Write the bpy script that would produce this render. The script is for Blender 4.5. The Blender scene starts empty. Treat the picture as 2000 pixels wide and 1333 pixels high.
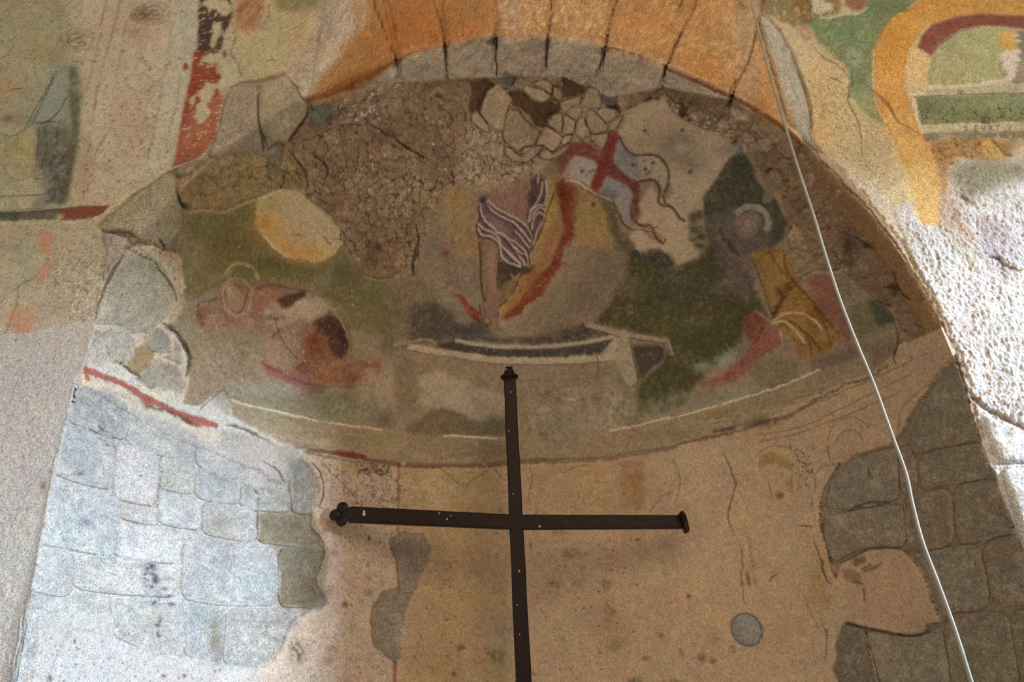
import bpy, bmesh, math, random
import numpy as np
from mathutils import Vector, Matrix

# ------------------------------------------------------------------ camera, world, lights, exposure
C = bpy.context.scene.collection
SC = 1.5                                     # half width of the apse opening in metres
EYE = np.array([0.0, 0.0, 1.6])
CX, CD, YAW, PIT, ROL, FPX = -0.09037, 1.51234, 0.04355, 0.43767, -0.05841, 1405.62
_cy, _sy, _cp, _sp = math.cos(YAW), math.sin(YAW), math.cos(PIT), math.sin(PIT)
_F = np.array([_sy*_cp, _cy*_cp, _sp]); _R0 = np.array([_cy, -_sy, 0.0]); _U0 = np.cross(_R0, _F)
_R = math.cos(ROL)*_R0 + math.sin(ROL)*_U0; _U = -math.sin(ROL)*_R0 + math.cos(ROL)*_U0
CAM = SC*np.array([CX, -CD, 0.0]) + EYE

cam_data = bpy.data.cameras.new('camera'); cam = bpy.data.objects.new('camera', cam_data); C.objects.link(cam)
cam_data.sensor_width = 36; cam_data.lens = FPX*36/2000
cam.matrix_world = Matrix(((_R[0], _U[0], -_F[0], CAM[0]), (_R[1], _U[1], -_F[1], CAM[1]), (_R[2], _U[2], -_F[2], CAM[2]), (0, 0, 0, 1)))
bpy.context.scene.camera = cam

world = bpy.data.worlds.new('nave'); bpy.context.scene.world = world; world.use_nodes = True
bg = world.node_tree.nodes['Background']; bg.inputs[0].default_value = (1.0, 0.77, 0.54, 1); bg.inputs[1].default_value = 0.42

def area(name, loc, target, sx, sy, power, col, spread=math.pi):
    d = bpy.data.lights.new(name, 'AREA'); d.shape = 'RECTANGLE'; d.size = sx; d.size_y = sy
    d.energy = power; d.color = col; d.spread = spread
    o = bpy.data.objects.new(name, d); C.objects.link(o); o.location = loc
    o.rotation_euler = (Vector(target)-Vector(loc)).to_track_quat('-Z', 'Y').to_euler()
    return o
# sky light falling through the window opening of an unseen wall added on the right (its head cuts the light off at the height
# seen on both flanks), and the warm light of the nave from high in front
LIGHT_NICHE = (.47, .375, .267)
LIGHT_FRONT = (.76, .60, .42)
HEAD = 3.60
_az, _el = math.radians(23), math.radians(14.5)
_w = Vector((0.4, 0.2, 1.9)); _dir = Vector((math.cos(_az)*math.cos(_el), -math.sin(_az)*math.cos(_el), math.sin(_el)))
area('window_sky_light', _w + _dir*10.0, _w, 1.3, 1.0, 2150, (0.70, 0.85, 1.0))
area('nave_light', (1.6, -3.4, 4.6), (0, 0.6, 2.2), 2.2, 2.2, 60, (1.0, 0.77, 0.54))
vs = bpy.context.scene.view_settings
bpy.context.scene.display_settings.display_device = 'sRGB'
vs.view_transform = 'Standard'; vs.look = 'None'; vs.gamma = 1; vs.use_curve_mapping = False; vs.exposure = 0.0

# ------------------------------------------------------------------ camera projection: image pixel (px,py) <-> place on the masonry
def ray(px, py):
    px = np.asarray(px, float); py = np.asarray(py, float)
    d = _F + ((px-1000)/FPX)[..., None]*_R - ((py-666.5)/FPX)[..., None]*_U
    return d/np.linalg.norm(d, axis=-1, keepdims=True)
def image_px(P):
    V = P - CAM; z = V@_F
    return 1000 + FPX*(V@_R)/z, 666.5 - FPX*(V@_U)/z
def on_plane(px, py, y=0.0):
    d = ray(px, py); t = (y-CAM[1])/d[..., 1]
    return CAM + t[..., None]*d

ARRIS_L = [(34, 1333), (70, 1120), (111, 890), (149, 745), (169, 690), (182, 643), (203, 568), (250, 485), (322, 405), (405, 322), (500, 248), (598, 186), (690, 146), (775, 112), (870, 85)]
ARRIS_R = [(2086, 1333), (2000, 1075), (1950, 950), (1905, 830), (1862, 690), (1830, 620), (1800, 560), (1755, 490), (1700, 415), (1600, 308), (1560, 268), (1500, 222), (1430, 180), (1300, 125), (1180, 88), (1070, 71)]
CROWN = (968, 68)
_L = on_plane(*np.array(ARRIS_L, float).T); _Rr = on_plane(*np.array(ARRIS_R, float).T); _K = on_plane(*np.array([CROWN], float).T)[0]
ZS = EYE[2] + SC*0.642; ZT = _K[2]; XK = _K[0]
def _phi(z): return np.arcsin(np.clip((z-ZS)/(ZT-ZS), -1, 1))
def _smooth_tab(P):
    o = np.argsort(P[:, 2]); z = P[o, 2]; x = P[o, 0]
    v = np.where(z > ZS, _phi(z), (z-ZS)/(ZT-ZS))
    v = np.append(v, math.pi/2); x = np.append(x, XK)
    k0 = (x[1]-x[0])/(v[1]-v[0])
    v = np.insert(v, 0, v[0]-3); x = np.insert(x, 0, x[0]-k0*3)
    vv = np.linspace(v[0], v[-1], 1600); xx = np.interp(vv, v, x)
    k = np.ones(61)/61; xp = np.pad(xx, 30, mode='reflect', reflect_type='odd'); xx = np.convolve(xp, k, 'valid')
    return vv, xx
_TL = _smooth_tab(_L); _TR = _smooth_tab(_Rr)
def _v(z): return np.where(z > ZS, _phi(z), (z-ZS)/(ZT-ZS))
def xl(z): return np.interp(_v(z), *_TL)
def xr(z): return np.interp(_v(z), *_TR)
DEP = 1.017
def half(z):
    z = np.asarray(z, float)
    return (xr(z)-xl(z))/2
def niche(t, z):
    """t = 0 at the left arris, pi at the right one"""
    w = half(z); xc = (xr(z)+xl(z))/2
    wd = np.where(z > ZS, w, half(np.full_like(np.asarray(z, float), ZS)))
    return np.stack([xc - w*np.cos(t), DEP*wd*np.sin(t), z + 0*t], -1)
def on_niche(px, py):
    """first point where the line of sight meets the concave apse"""
    d = ray(px, py); sh = d.shape[:-1]; d = d.reshape(-1, 3)
    t0 = (0-CAM[1])/d[:, 1]
    def g(t):
        P = CAM + t[:, None]*d; z = np.minimum(P[:, 2], ZT-1e-4)
        w = half(z); xc = (xr(z)+xl(z))/2; wd = np.where(z > ZS, w, half(np.full_like(z, ZS)))
        return ((P[:, 0]-xc)/w)**2 + (P[:, 1]/(DEP*wd))**2 - 1 + (P[:, 2] > ZT)*1.0
    lo = t0 + 1e-4; hi = lo.copy(); done = np.zeros(len(d), bool); inside0 = g(lo) < 0
    for k in range(70):
        nh = hi + 0.035; v = g(nh) > 0
        new = v & ~done & inside0
        lo = np.where(done, lo, hi); hi = np.where(done, hi, nh); done |= new | ~inside0
    for k in range(22):
        m = (lo+hi)/2; v = g(m) > 0
        hi = np.where(v, m, hi); lo = np.where(v, lo, m)
    P = CAM + (((lo+hi)/2)[:, None])*d
    P0 = CAM + t0[:, None]*d
    P = np.where(inside0[:, None], P, P0)
    return P.reshape(sh+(3,)), inside0.reshape(sh)
def niche_normal(P):
    """unit normal towards the room"""
    z = np.minimum(P[..., 2], ZT-2e-3); e = 2e-3
    def F(x, y, zz):
        zz = np.minimum(zz, ZT-1e-4); w = half(zz); xc = (xr(zz)+xl(zz))/2; wd = np.where(zz > ZS, w, half(np.full_like(zz, ZS)))
        return ((x-xc)/w)**2 + (y/(DEP*wd))**2
    x, y = P[..., 0], P[..., 1]
    g = np.stack([F(x+e, y, z)-F(x-e, y, z), F(x, y+e, z)-F(x, y-e, z), F(x, y, z+e)-F(x, y, z-e)], -1)
    return -g/(np.linalg.norm(g, axis=-1, keepdims=True)+1e-12)
# ------------------------------------------------------------------ unseen wall with a window opening (added outside the frame to shape the daylight)
def mesh_obj(name, verts, faces, mats, parent=None, smooth=True):
    me = bpy.data.meshes.new(name); me.from_pydata([tuple(map(float, v)) for v in verts], [], faces)
    for m in (mats if isinstance(mats, (list, tuple)) else [mats]): me.materials.append(m)
    if smooth: me.polygons.foreach_set('use_smooth', [True]*len(me.polygons))
    o = bpy.data.objects.new(name, me); C.objects.link(o)
    if parent is not None: o.parent = parent
    return o
def boxes(name, bl, mat, parent=None):
    V, F = [], []
    for x0, x1, y0, y1, z0, z1 in bl:
        b = len(V); V += [(x, y, z) for z in (z0, z1) for y in (y0, y1) for x in (x0, x1)]
        F += [tuple(b+i for i in q) for q in ((0, 2, 3, 1), (4, 5, 7, 6), (0, 1, 5, 4), (2, 6, 7, 3), (0, 4, 6, 2), (1, 3, 7, 5))]
    return mesh_obj(name, V, F, mat, parent, False)
WX = 4.2
# ------------------------------------------------------------------ paint and relief canvases in image pixels (pigment albedo, relief in metres), laid on the masonry by camera projection
OX, OY, W, H = -350, -350, 2700, 2050
rng = np.random.default_rng(7)
def vnoise(scale, seed, stretch=(1, 1)):
    r = np.random.default_rng(seed); sx, sy = scale*stretch[0], scale*stretch[1]
    g = r.random((int(H/sy)+3, int(W/sx)+3), dtype=np.float32)*2-1
    y = np.arange(H, dtype=np.float32)/sy; x = np.arange(W, dtype=np.float32)/sx
    yi = y.astype(int); xi = x.astype(int); fy = y-yi; fx = x-xi
    fy = (fy*fy*(3-2*fy))[:, None]; fx = (fx*fx*(3-2*fx))[None]
    a = g[yi]; b = g[yi+1]; row = a*(1-fy)+b*fy
    return row[:, xi]*(1-fx)+row[:, xi+1]*fx
N2, N4, N8, N16, N40, N120 = [vnoise(s, 10+k) for k, s in enumerate((2, 4, 8, 16, 40, 120))]
M4, M8, M16, M40, M120 = [vnoise(s, 30+k) for k, s in enumerate((4, 8, 16, 40, 120))]
FB = (N8*.25+N16*.3+N40*.45); FC = (M8*.3+M16*.3+M40*.4); FD = (N4*.35+M8*.35+M16*.3)
WXF = (N40*.45+N16*.3+M8*.25+N4*.28); WYF = (M40*.45+M16*.3+N8*.25+M4*.28)
PATCH = {'f': FD, 'm': FB, 'n': FC, 'l': (N120*.5+M40*.3+N16*.2), 's': (N4*.5+M4*.5), 'd': N2*.5+M4*.5}
PAINT = np.zeros((H, W, 3), np.float32); HT = np.zeros((H, W), np.float32); ID = np.zeros((H, W), np.int8)
def lin(c):
    c = np.array(c, float)/255
    return np.where(c <= .04045, c/12.92, ((c+.055)/1.055)**2.4)
LN, LF = np.array(LIGHT_NICHE), np.array(LIGHT_FRONT)
def N(*c): return lin(c)/LN          # pigment read off in the shaded apse
def Fr(*c): return lin(c)/LF         # pigment read off on the front wall
def AL(*c): return np.array(c, float)
def sst(a, b, x): t = np.clip((x-a)/(b-a), 0, 1); return t*t*(3-2*t)
def box1(a, r):
    if r < 1: return a
    for ax in (0, 1):
        p = np.pad(a, [(r+1, r) if i == ax else (0, 0) for i in (0, 1)], mode='edge')
        c = np.cumsum(p, axis=ax, dtype=np.float64)
        a = ((c[2*r+1:]-c[:-2*r-1]) if ax == 0 else (c[:, 2*r+1:]-c[:, :-2*r-1]))/(2*r+1)
    return a
def fill_mask(pts, pad):
    P = np.array(pts, float)-[OX, OY]
    x0 = max(int(P[:, 0].min()-pad), 0); x1 = min(int(P[:, 0].max()+pad)+2, W)
    y0 = max(int(P[:, 1].min()-pad), 0); y1 = min(int(P[:, 1].max()+pad)+2, H)
    m = np.zeros((y1-y0, x1-x0), np.float32); Q = np.roll(P, -1, 0)
    for y in range(y0, y1):
        yc = y+.5; s = (P[:, 1] <= yc) != (Q[:, 1] <= yc)
        if not s.any(): continue
        xs = np.sort(P[s, 0]+(yc-P[s, 1])/(Q[s, 1]-P[s, 1])*(Q[s, 0]-P[s, 0]))
        for a, b in zip(xs[::2], xs[1::2]):
            i = int(max(round(a)-x0, 0)); j = int(round(b)-x0)
            if j > i: m[y-y0, i:j] = 1
    return m, x0, y0, x1, y1
def area_mask(pts, feather=2, rough=4):
    m, x0, y0, x1, y1 = fill_mask(pts, rough+feather*2+3)
    if rough:
        s = (slice(y0, y1), slice(x0, x1)); yy, xx = np.mgrid[0:y1-y0, 0:x1-x0]
        xx = np.clip(np.rint(xx+WXF[s]*rough*1.6), 0, x1-x0-1).astype(int); yy = np.clip(np.rint(yy+WYF[s]*rough*1.6), 0, y1-y0-1).astype(int)
        m = m[yy, xx]
    r = int(round(feather/2))
    if feather >= 1: m = box1(box1(m, max(r, 1)), max(r, 1))
    return m.astype(np.float32), (slice(y0, y1), slice(x0, x1))
def put(m, s, col, a, patch, mott):
    if patch:
        k, lo, hi = patch; m = m*sst(lo, hi, PATCH[k][s])
    m = (m*a)[..., None]
    c = np.asarray(col, np.float32)[None, None]
    if mott: c = c*(1+mott*FB[s][..., None]+mott*.5*FD[s][..., None])
    PAINT[s] = PAINT[s]*(1-m)+c*m
def fill(pts, col, a=1., f=3, r=4, patch=None, mott=.10, id=None, h=None):
    m, s = area_mask(pts, f, r)
    put(m, s, col, a, patch, mott)
    if id is not None: ID[s] = np.where(m > .5, id, ID[s])
    if h is not None: HT[s] = HT[s]*(1-m)+h*m
def blob(x, y, rx, ry, col, a=.6, patch=None, mott=.08, rot=0, hard=1.0):
    R = max(rx, ry)*2; x0, x1 = int(max(x-R-OX, 0)), int(min(x+R-OX, W)); y0, y1 = int(max(y-R-OY, 0)), int(min(y+R-OY, H))
    if x1 <= x0 or y1 <= y0: return
    s = (slice(y0, y1), slice(x0, x1)); yy, xx = np.mgrid[y0:y1, x0:x1]
    dx = xx+OX-x+WXF[s]*rx*.35; dy = yy+OY-y+WYF[s]*ry*.35; c, q = math.cos(rot), math.sin(rot)
    u = (dx*c+dy*q)/rx; v = (-dx*q+dy*c)/ry
    put(np.exp(-(u*u+v*v)**hard).astype(np.float32), s, col, a, patch, mott)
def smoothline(pts, n=8):
    P = np.array(pts, float)
    if len(P) < 3: return P
    Q = np.vstack([2*P[0]-P[1], P, 2*P[-1]-P[-2]]); out = []
    for i in range(1, len(Q)-2):
        for t in np.arange(n)/n:
            a, b, c, d = Q[i-1:i+3]
            out.append(.5*((2*b)+(c-a)*t+(2*a-5*b+4*c-d)*t*t+(-a+3*b-3*c+d)*t**3))
    out.append(P[-1]); return np.array(out)
def line(pts, col=None, w=3, a=1., r=1.5, patch=None, h=None, mott=.05, smooth=True, taper=False, soft=1.0):
    P = smoothline(pts) if smooth else np.array(pts, float)
    P = P-[OX, OY]; pad = w+r*2+4
    x0, y0 = np.maximum((P.min(0)-pad).astype(int), 0); x1, y1 = (P.max(0)+pad).astype(int)
    x1, y1 = min(x1, W), min(y1, H)
    if x1 <= x0 or y1 <= y0: return
    D = np.full((y1-y0, x1-x0), 99., np.float32)
    n = len(P)-1
    for k in range(n):
        p, q = P[k], P[k+1]; a0 = np.maximum((np.minimum(p, q)-pad).astype(int), (x0, y0)); a1 = np.minimum((np.maximum(p, q)+pad).astype(int)+1, (x1, y1))
        if (a1 <= a0).any(): continue
        yy, xx = np.mgrid[a0[1]:a1[1], a0[0]:a1[0]]
        s = (slice(a0[1], a1[1]), slice(a0[0], a1[0]))
        xx = xx+WXF[s]*r*1.5; yy = yy+WYF[s]*r*1.5
        d = q-p; L = d@d+1e-9; t = np.clip(((xx-p[0])*d[0]+(yy-p[1])*d[1])/L, 0, 1)
        dd = np.hypot(xx-p[0]-t*d[0], yy-p[1]-t*d[1])
        if taper: dd = dd + w*.5*(1-math.sin(math.pi*(k+.5)/n)**.6)
        v = D[a0[1]-y0:a1[1]-y0, a0[0]-x0:a1[0]-x0]; np.minimum(v, dd, out=v)
    s = (slice(y0, y1), slice(x0, x1)); m = 1-sst(w/2-soft*.6, w/2+soft*.9, D)
    if col is not None: put(m, s, col, a, patch, mott)
    if h is not None: HT[s] += h*m
def crack(pts, w=3, d=.006, col=None, a=.75, r=3):
    line(pts, DARK if col is None else col, w, a, r, h=-d, taper=True)
def ell(cx, cy, rx, ry, a0=0, a1=360, n=24, rot=0):
    t = np.radians(np.linspace(a0, a1, n)); c, s = math.cos(math.radians(rot)), math.sin(math.radians(rot))
    return [(cx+rx*math.cos(q)*c-ry*math.sin(q)*s, cy+rx*math.cos(q)*s+ry*math.sin(q)*c) for q in t]
def specks(pts, col, n, smin, smax, a=.8, h=0, seed=1, f=20):
    """n small pits or flecks inside an outline"""
    m, s = area_mask(pts, f, 3); r = np.random.default_rng(seed)
    p = m.ravel().astype(np.float64); p /= p.sum(); idx = r.choice(p.size, n, p=p); ys, xs = np.unravel_index(idx, m.shape)
    ys = ys+s[0].start; xs = xs+s[1].start
    for x, y in zip(xs, ys):
        q = smin+(smax-smin)*r.random()**2.5; e = 1+r.random()*1.2; R = int(q*2)+2
        sl = (slice(max(y-R, 0), min(y+R+1, H)), slice(max(x-R, 0), min(x+R+1, W)))
        yy, xx = np.mgrid[sl]; th = r.random()*3.14; dx, dy = xx-x, yy-y
        u = (dx*math.cos(th)+dy*math.sin(th))/(q*e); v = (-dx*math.sin(th)+dy*math.cos(th))/q
        mm = (1-sst(.6, 1.3, np.hypot(u, v)))*a
        PAINT[sl] = PAINT[sl]*(1-mm[..., None])+np.asarray(col, np.float32)*mm[..., None]
        if h: HT[sl] += h*mm
def voro(cell, seed, sl):
    """distance difference F2-F1 and cell value on a jittered lattice"""
    r = np.random.default_rng(seed); gh, gw = int(H/cell)+4, int(W/cell)+4
    jx, jy, cv = r.random((gh, gw)).astype(np.float32), r.random((gh, gw)).astype(np.float32), r.random((gh, gw)).astype(np.float32)
    yy, xx = np.mgrid[sl]; yy = (yy+WYF[sl]*cell*.35).astype(np.float32)/cell+1; xx = (xx+WXF[sl]*cell*.35).astype(np.float32)/cell+1
    iy, ix = yy.astype(int), xx.astype(int); f1 = np.full(yy.shape, 9., np.float32); f2 = f1.copy(); val = f1.copy()
    for dy in (-1, 0, 1):
        for dx in (-1, 0, 1):
            a, b = np.clip(iy+dy, 0, gh-1), np.clip(ix+dx, 0, gw-1)
            d = np.hypot(a+jy[a, b]-yy, b+jx[a, b]-xx)
            n1 = d < f1; f2 = np.where(n1, f1, np.minimum(f2, d)); val = np.where(n1, cv[a, b], val); f1 = np.where(n1, d, f1)
    return f2-f1, val
def crackle(pts, cell, depth, dark, a=.7, seed=3, wd=.10, tint=.10, patch=None, tilt=0.0, f=14):
    m, s = area_mask(pts, f, 6)
    e, v = voro(cell, seed, s); k = (1-sst(wd*.35, wd, e))*m
    if patch: q = sst(patch[1], patch[2], PATCH[patch[0]][s]); k = k*q; m = m*q
    PAINT[s] *= (1+(v-.5)*tint*2*m)[..., None]
    k = k.astype(np.float32)
    PAINT[s] = PAINT[s]*(1-(k*a)[..., None])+np.asarray(dark, np.float32)*(k*a)[..., None]
    HT[s] += -depth*k + (v-.5)*tilt*m
DARK = N(50, 34, 22)
# ================================================================== masonry backing (mortar) everywhere
PAINT[:] = N(112, 92, 68); PAINT *= (1+.12*FB)[..., None]; HT[:] = -.012
BIG = 3000
def shape(pts): return pts
# ---- front wall, left
FL = [(-BIG/8, -350), (700, -350), (640, -20), (632, 20), (612, 70), (592, 108), (560, 138), (505, 153), (470, 158), (446, 172), (434, 205), (428, 240), (412, 278), (388, 312), (335, 330), (300, 352), (262, 378), (240, 398), (212, 420), (190, 440), (212, 470), (215, 520), (200, 568), (184, 640), (176, 700), (150, 740), (112, 890), (70, 1120), (30, 1340), (-80, 1700), (-350, 1700)]
fill(FL, Fr(178, 158, 122), id=15, h=.0, f=2, r=3)
# upper painted part
UP = [(-350, -350), (700, -350), (640, -20), (632, 20), (612, 70), (592, 108), (560, 138), (505, 153), (470, 158), (446, 172), (434, 205), (428, 240), (412, 278), (388, 312), (335, 330), (300, 352), (262, 378), (220, 402), (176, 430), (90, 436), (-350, 440)]
fill(UP, Fr(182, 164, 126), id=11, h=.003, f=2, r=3)
fill([(-350, -350), (110, -350), (140, 100), (150, 300), (120, 400), (-350, 410)], Fr(160, 150, 112), .8, 30, 10)
fill([(120, -100), (400, -100), (330, 330), (150, 400), (165, 200)], Fr(192, 168, 134), .7, 30, 10)
fill([(350, -60), (398, -60), (398, 0), (372, 150), (345, 300), (290, 340), (318, 180)], Fr(182, 168, 136), .9, 8, 4)
blob(265, 40, 60, 60, Fr(168, 132, 104), .5, ('m', -.4, .5)); blob(250, 210, 30, 50, Fr(160, 122, 98), .6, ('f', -.4, .6)); blob(265, 270, 40, 60, Fr(168, 134, 108), .45)
blob(60, 60, 70, 60, Fr(158, 143, 92), .6, ('m', -.5, .6)); blob(100, 110, 45, 18, Fr(140, 124, 66), .8, ('f', -.6, .5)); blob(165, 320, 18, 60, Fr(170, 132, 84), .6)
blob(120, 50, 90, 30, Fr(140, 124, 88), .5, ('f', -.3, .6)); blob(200, 400, 120, 25, Fr(182, 150, 116), .5)
for r_ in (62, 78, 84): line(ell(55, 62, r_, r_*.95, -150, 60, 30), Fr(120, 98, 62), 2.2, .45, 1)
for k in range(38):
    q = math.radians(-140+k*5.2); line([(55+64*math.cos(q), 62+61*math.sin(q)), (55+76*math.cos(q), 62+73*math.sin(q))], Fr(118, 98, 66), 1.6, .4, .5)
line(ell(-10, 75, 38, 40, -80, 80, 16), Fr(120, 98, 62), 2.5, .45)
for cx, cy, k in ((152, 78, 1), (300, 25, 1), (278, 28, .7)):
    for rx, ry in ((27, 17), (20, 12.5), (33, 22)): line(ell(cx, cy, rx*k, ry*k, 0, 360, 26, -8), Fr(86, 64, 44), 2.2, .75 if rx == 20 else .4, 1.5)
    for dx, dy in ((-10, 2), (0, -5), (9, 3), (2, 5), (-4, -2), (6, -4)): blob(cx+dx*k, cy+dy*k, 3.5, 3, Fr(84, 60, 42), .8)
for P_ in ([(207, 0), (196, 55), (186, 105), (170, 165), (160, 185)], [(236, 0), (226, 40), (204, 118), (192, 165), (186, 215)], [(158, 0), (158, 20), (150, 35)],
           [(330, 120), (318, 150), (298, 162), (290, 185), (284, 225), (278, 250)], [(352, 150), (344, 205), (332, 255), (324, 282)], [(318, 160), (312, 205), (300, 260), (288, 310)], [(345, 20), (335, 60), (326, 118)],
           [(215, 250), (190, 290), (180, 320)], [(250, 20), (238, 90), (226, 150)], [(190, 160), (180, 240), (172, 300)]):
    line(P_, Fr(112, 76, 54), 2.6, .55, 2, ('f', -.8, .3))
specks([(150, 100), (320, 100), (330, 420), (140, 420)], Fr(112, 76, 54), 330, .7, 2.6, .6, -.001, 5, 40); specks([(0, 0), (420, 0), (400, 330), (0, 420)], Fr(96, 70, 48), 800, .5, 1.6, .55, 0, 6)
blob(275, 30, 40, 30, Fr(120, 82, 60), .5, ('s', 0, .6)); blob(275, 65, 16, 26, Fr(120, 84, 60), .5, ('s', 0, .5)); blob(272, 116, 9, 5, Fr(100, 66, 46), .8, ('s', -.3, .4)); blob(200, 325, 26, 12, Fr(110, 72, 52), .55, ('s', 0, .5)); blob(158, 365, 14, 22, Fr(110, 72, 52), .6, ('s', 0, .5))
# green-grey cloth with a dark edge
fill([(100, 138), (120, 125), (148, 130), (158, 190), (157, 250), (148, 310), (130, 400), (50, 412), (90, 380), (70, 330), (76, 255), (45, 250), (60, 220), (84, 175)], Fr(140, 138, 116), .85, 12, 5)
fill([(72, 248), (110, 245), (136, 250), (146, 300), (128, 400), (62, 410), (92, 375), (66, 330)], Fr(92, 84, 66), .85, 12, 6, ('f', -.75, .35))
fill([(136, 130), (150, 128), (158, 190), (157, 250), (148, 310), (132, 395), (112, 400), (132, 330), (138, 260), (134, 190)], Fr(92, 86, 56), .9, 6, 3, ('m', -1.1, .3))
fill([(95, 300), (140, 290), (136, 350), (118, 398), (84, 400), (100, 365)], Fr(74, 62, 54), .7, 10, 6, ('f', -.6, .4))
for P_ in ([(110, 140), (90, 175), (66, 215), (48, 250)], [(104, 150), (84, 195), (62, 240)], [(130, 190), (108, 225), (88, 240), (70, 240)], [(86, 240), (104, 238), (122, 242)], [(76, 255), (72, 300), (66, 345), (84, 350)], [(88, 250), (90, 290), (80, 330)], [(112, 250), (112, 300)], [(0, 385), (40, 382), (80, 380), (104, 370)]):
    line(P_, Fr(66, 58, 40), 2.6, .75, 1.5, ('f', -.9, .2))
fill([(-350, 240), (0, 270), (45, 255), (70, 265), (68, 340), (40, 350), (0, 318), (-350, 300)], Fr(164, 148, 98), .85, 6, 4); line([(0, 318), (20, 345), (50, 352), (66, 330)], Fr(110, 88, 50), 2, .5); line([(0, 262), (22, 266), (50, 252), (66, 240)], Fr(120, 96, 60), 2.5, .6)
blob(12, 175, 34, 34, Fr(168, 126, 84), .7, ('m', -.8, .4)); blob(15, 232, 16, 11, Fr(108, 80, 64), .8, ('f', -.6, .3)); blob(38, 232, 14, 10, Fr(150, 112, 76), .6); line([(18, 175), (42, 172)], Fr(90, 70, 46), 2, .6)
line([(0, 382), (18, 386), (32, 400), (40, 425)], Fr(150, 140, 92), 6, .8, 2)
# foot band
fill([(-350, 414), (0, 413), (120, 405), (120, 428), (0, 433), (-350, 438)], Fr(88, 78, 60), .95, 2, 2, ('m', -1.4, -.2)); fill([(-350, 414), (36, 412), (36, 432), (-350, 436)], Fr(66, 68, 46), .7, 4, 2)
fill([(116, 406), (217, 399), (206, 414), (182, 426), (150, 431), (114, 432)], Fr(124, 58, 42), .95, 2, 2, ('f', -1.2, -.4)); blob(116, 424, 7, 6, Fr(185, 165, 125), .9)
line([(0, 413), (60, 411), (120, 405), (215, 399)], Fr(190, 170, 130), 2, .6)
# dark and red stripe, flaking
fill([(398, -120), (452, -120), (452, 40), (440, 62), (434, 88), (424, 104), (410, 112), (380, 112), (385, 60)], Fr(76, 50, 46), .97, 1.5, 3, ('f', -.75, -.55))
fill([(378, 98), (412, 104), (428, 132), (433, 150), (420, 166), (440, 200), (432, 240), (414, 280), (398, 306), (352, 327), (334, 332), (344, 305), (350, 262), (356, 215), (366, 180), (372, 150)], Fr(140, 56, 34), .96, 1.5, 2, ('f', -.85, -.65))
fill([(372, 215), (400, 210), (420, 180), (444, 175), (434, 215), (428, 245), (410, 282), (388, 312), (352, 328), (336, 330), (350, 275)], Fr(170, 100, 68), .8, 14, 5)
fill([(345, 300), (400, 285), (398, 306), (352, 327), (334, 332)], Fr(140, 78, 60), .7, 6, 3)
for P_ in ([(404, 2), (440, 0), (452, 20), (440, 34), (420, 22), (408, 26)], [(398, 108), (412, 104), (424, 118), (415, 128), (402, 124), (396, 118)], [(418, 48), (430, 44), (436, 60), (424, 78), (416, 96), (410, 84)], [(402, 160), (422, 164), (412, 195), (404, 205), (414, 222), (404, 236), (388, 246), (378, 228), (384, 208), (394, 195), (386, 186)], [(420, 138), (452, 130), (450, 160), (428, 166), (434, 150)], [(372, 190), (384, 182), (380, 200), (370, 214)]):
    fill(P_, Fr(184, 164, 122), .97, 1.2, 4)
specks([(376, 0), (450, 0), (440, 230), (345, 320), (370, 120)], Fr(188, 160, 122), 420, .6, 2.2, .85, 0, 11, 4)
blob(362, 130, 6, 8, Fr(148, 64, 40), .98, hard=3); blob(438, 105, 5, 9, Fr(140, 70, 44), .9, hard=3); blob(423, 100, 6, 5, Fr(148, 80, 52), .9, hard=3)
# plaster between the stripe and the arch stones
fill([(452, -120), (700, -120), (640, -20), (632, 20), (612, 70), (592, 108), (560, 138), (505, 153), (470, 156), (456, 110), (456, 40)], Fr(178, 154, 108), .8, 8, 5)
fill([(458, -60), (534, -60), (526, 0), (510, 40), (500, 62), (470, 60), (456, 30)], Fr(168, 112, 78), .75, 10, 6, ('m', -1, .3)); 
for k in range(16):
    x = 462+rng.random()*60; y = -4+rng.random()*26; line([(x+14, y-8), (x, y+10), (x-8-rng.random()*8, y+26)], Fr(140, 66, 34), 2.8, .5, 2, ('f', -.7, .3))
fill([(530, -60), (640, -60), (630, 10), (580, 22), (540, 20)], Fr(112, 106, 62), .8, 12, 5, ('f', -1, .2)); blob(500, 100, 26, 20, Fr(160, 150, 100), .5); blob(585, 60, 30, 30, Fr(184, 142, 92), .6)
for k in range(9): line([(540+k*4, 62+k*6), (575, 48+k*5), (616-k*2, 22+k*6)], Fr(150, 118, 70) if k % 2 else Fr(196, 172, 120), 1.8, .5, 2)
line([(532, -5), (522, 30), (510, 55)], Fr(120, 92, 58), 2, .6); line([(456, 60), (458, 80), (450, 105), (462, 120), (470, 150)], Fr(110, 86, 56), 2.2, .7, 2, h=-.003); line([(524, 120), (530, 116), (540, 119)], Fr(110, 80, 50), 2, .6, 2, h=-.002)
# broken edge of the plaster: pale arris
line([(640, -20), (632, 20), (614, 68), (594, 106), (560, 136), (505, 151), (470, 156)], Fr(190, 170, 124), 6, .8, 3, ('f', -1, 0), h=.002)
line([(446, 175), (434, 208), (430, 240), (412, 280), (388, 311), (335, 329), (300, 351), (262, 377), (222, 402), (178, 430), (110, 437), (0, 438)], Fr(194, 176, 136), 5, .8, 2, ('f', -1, .1), h=.002)
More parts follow.
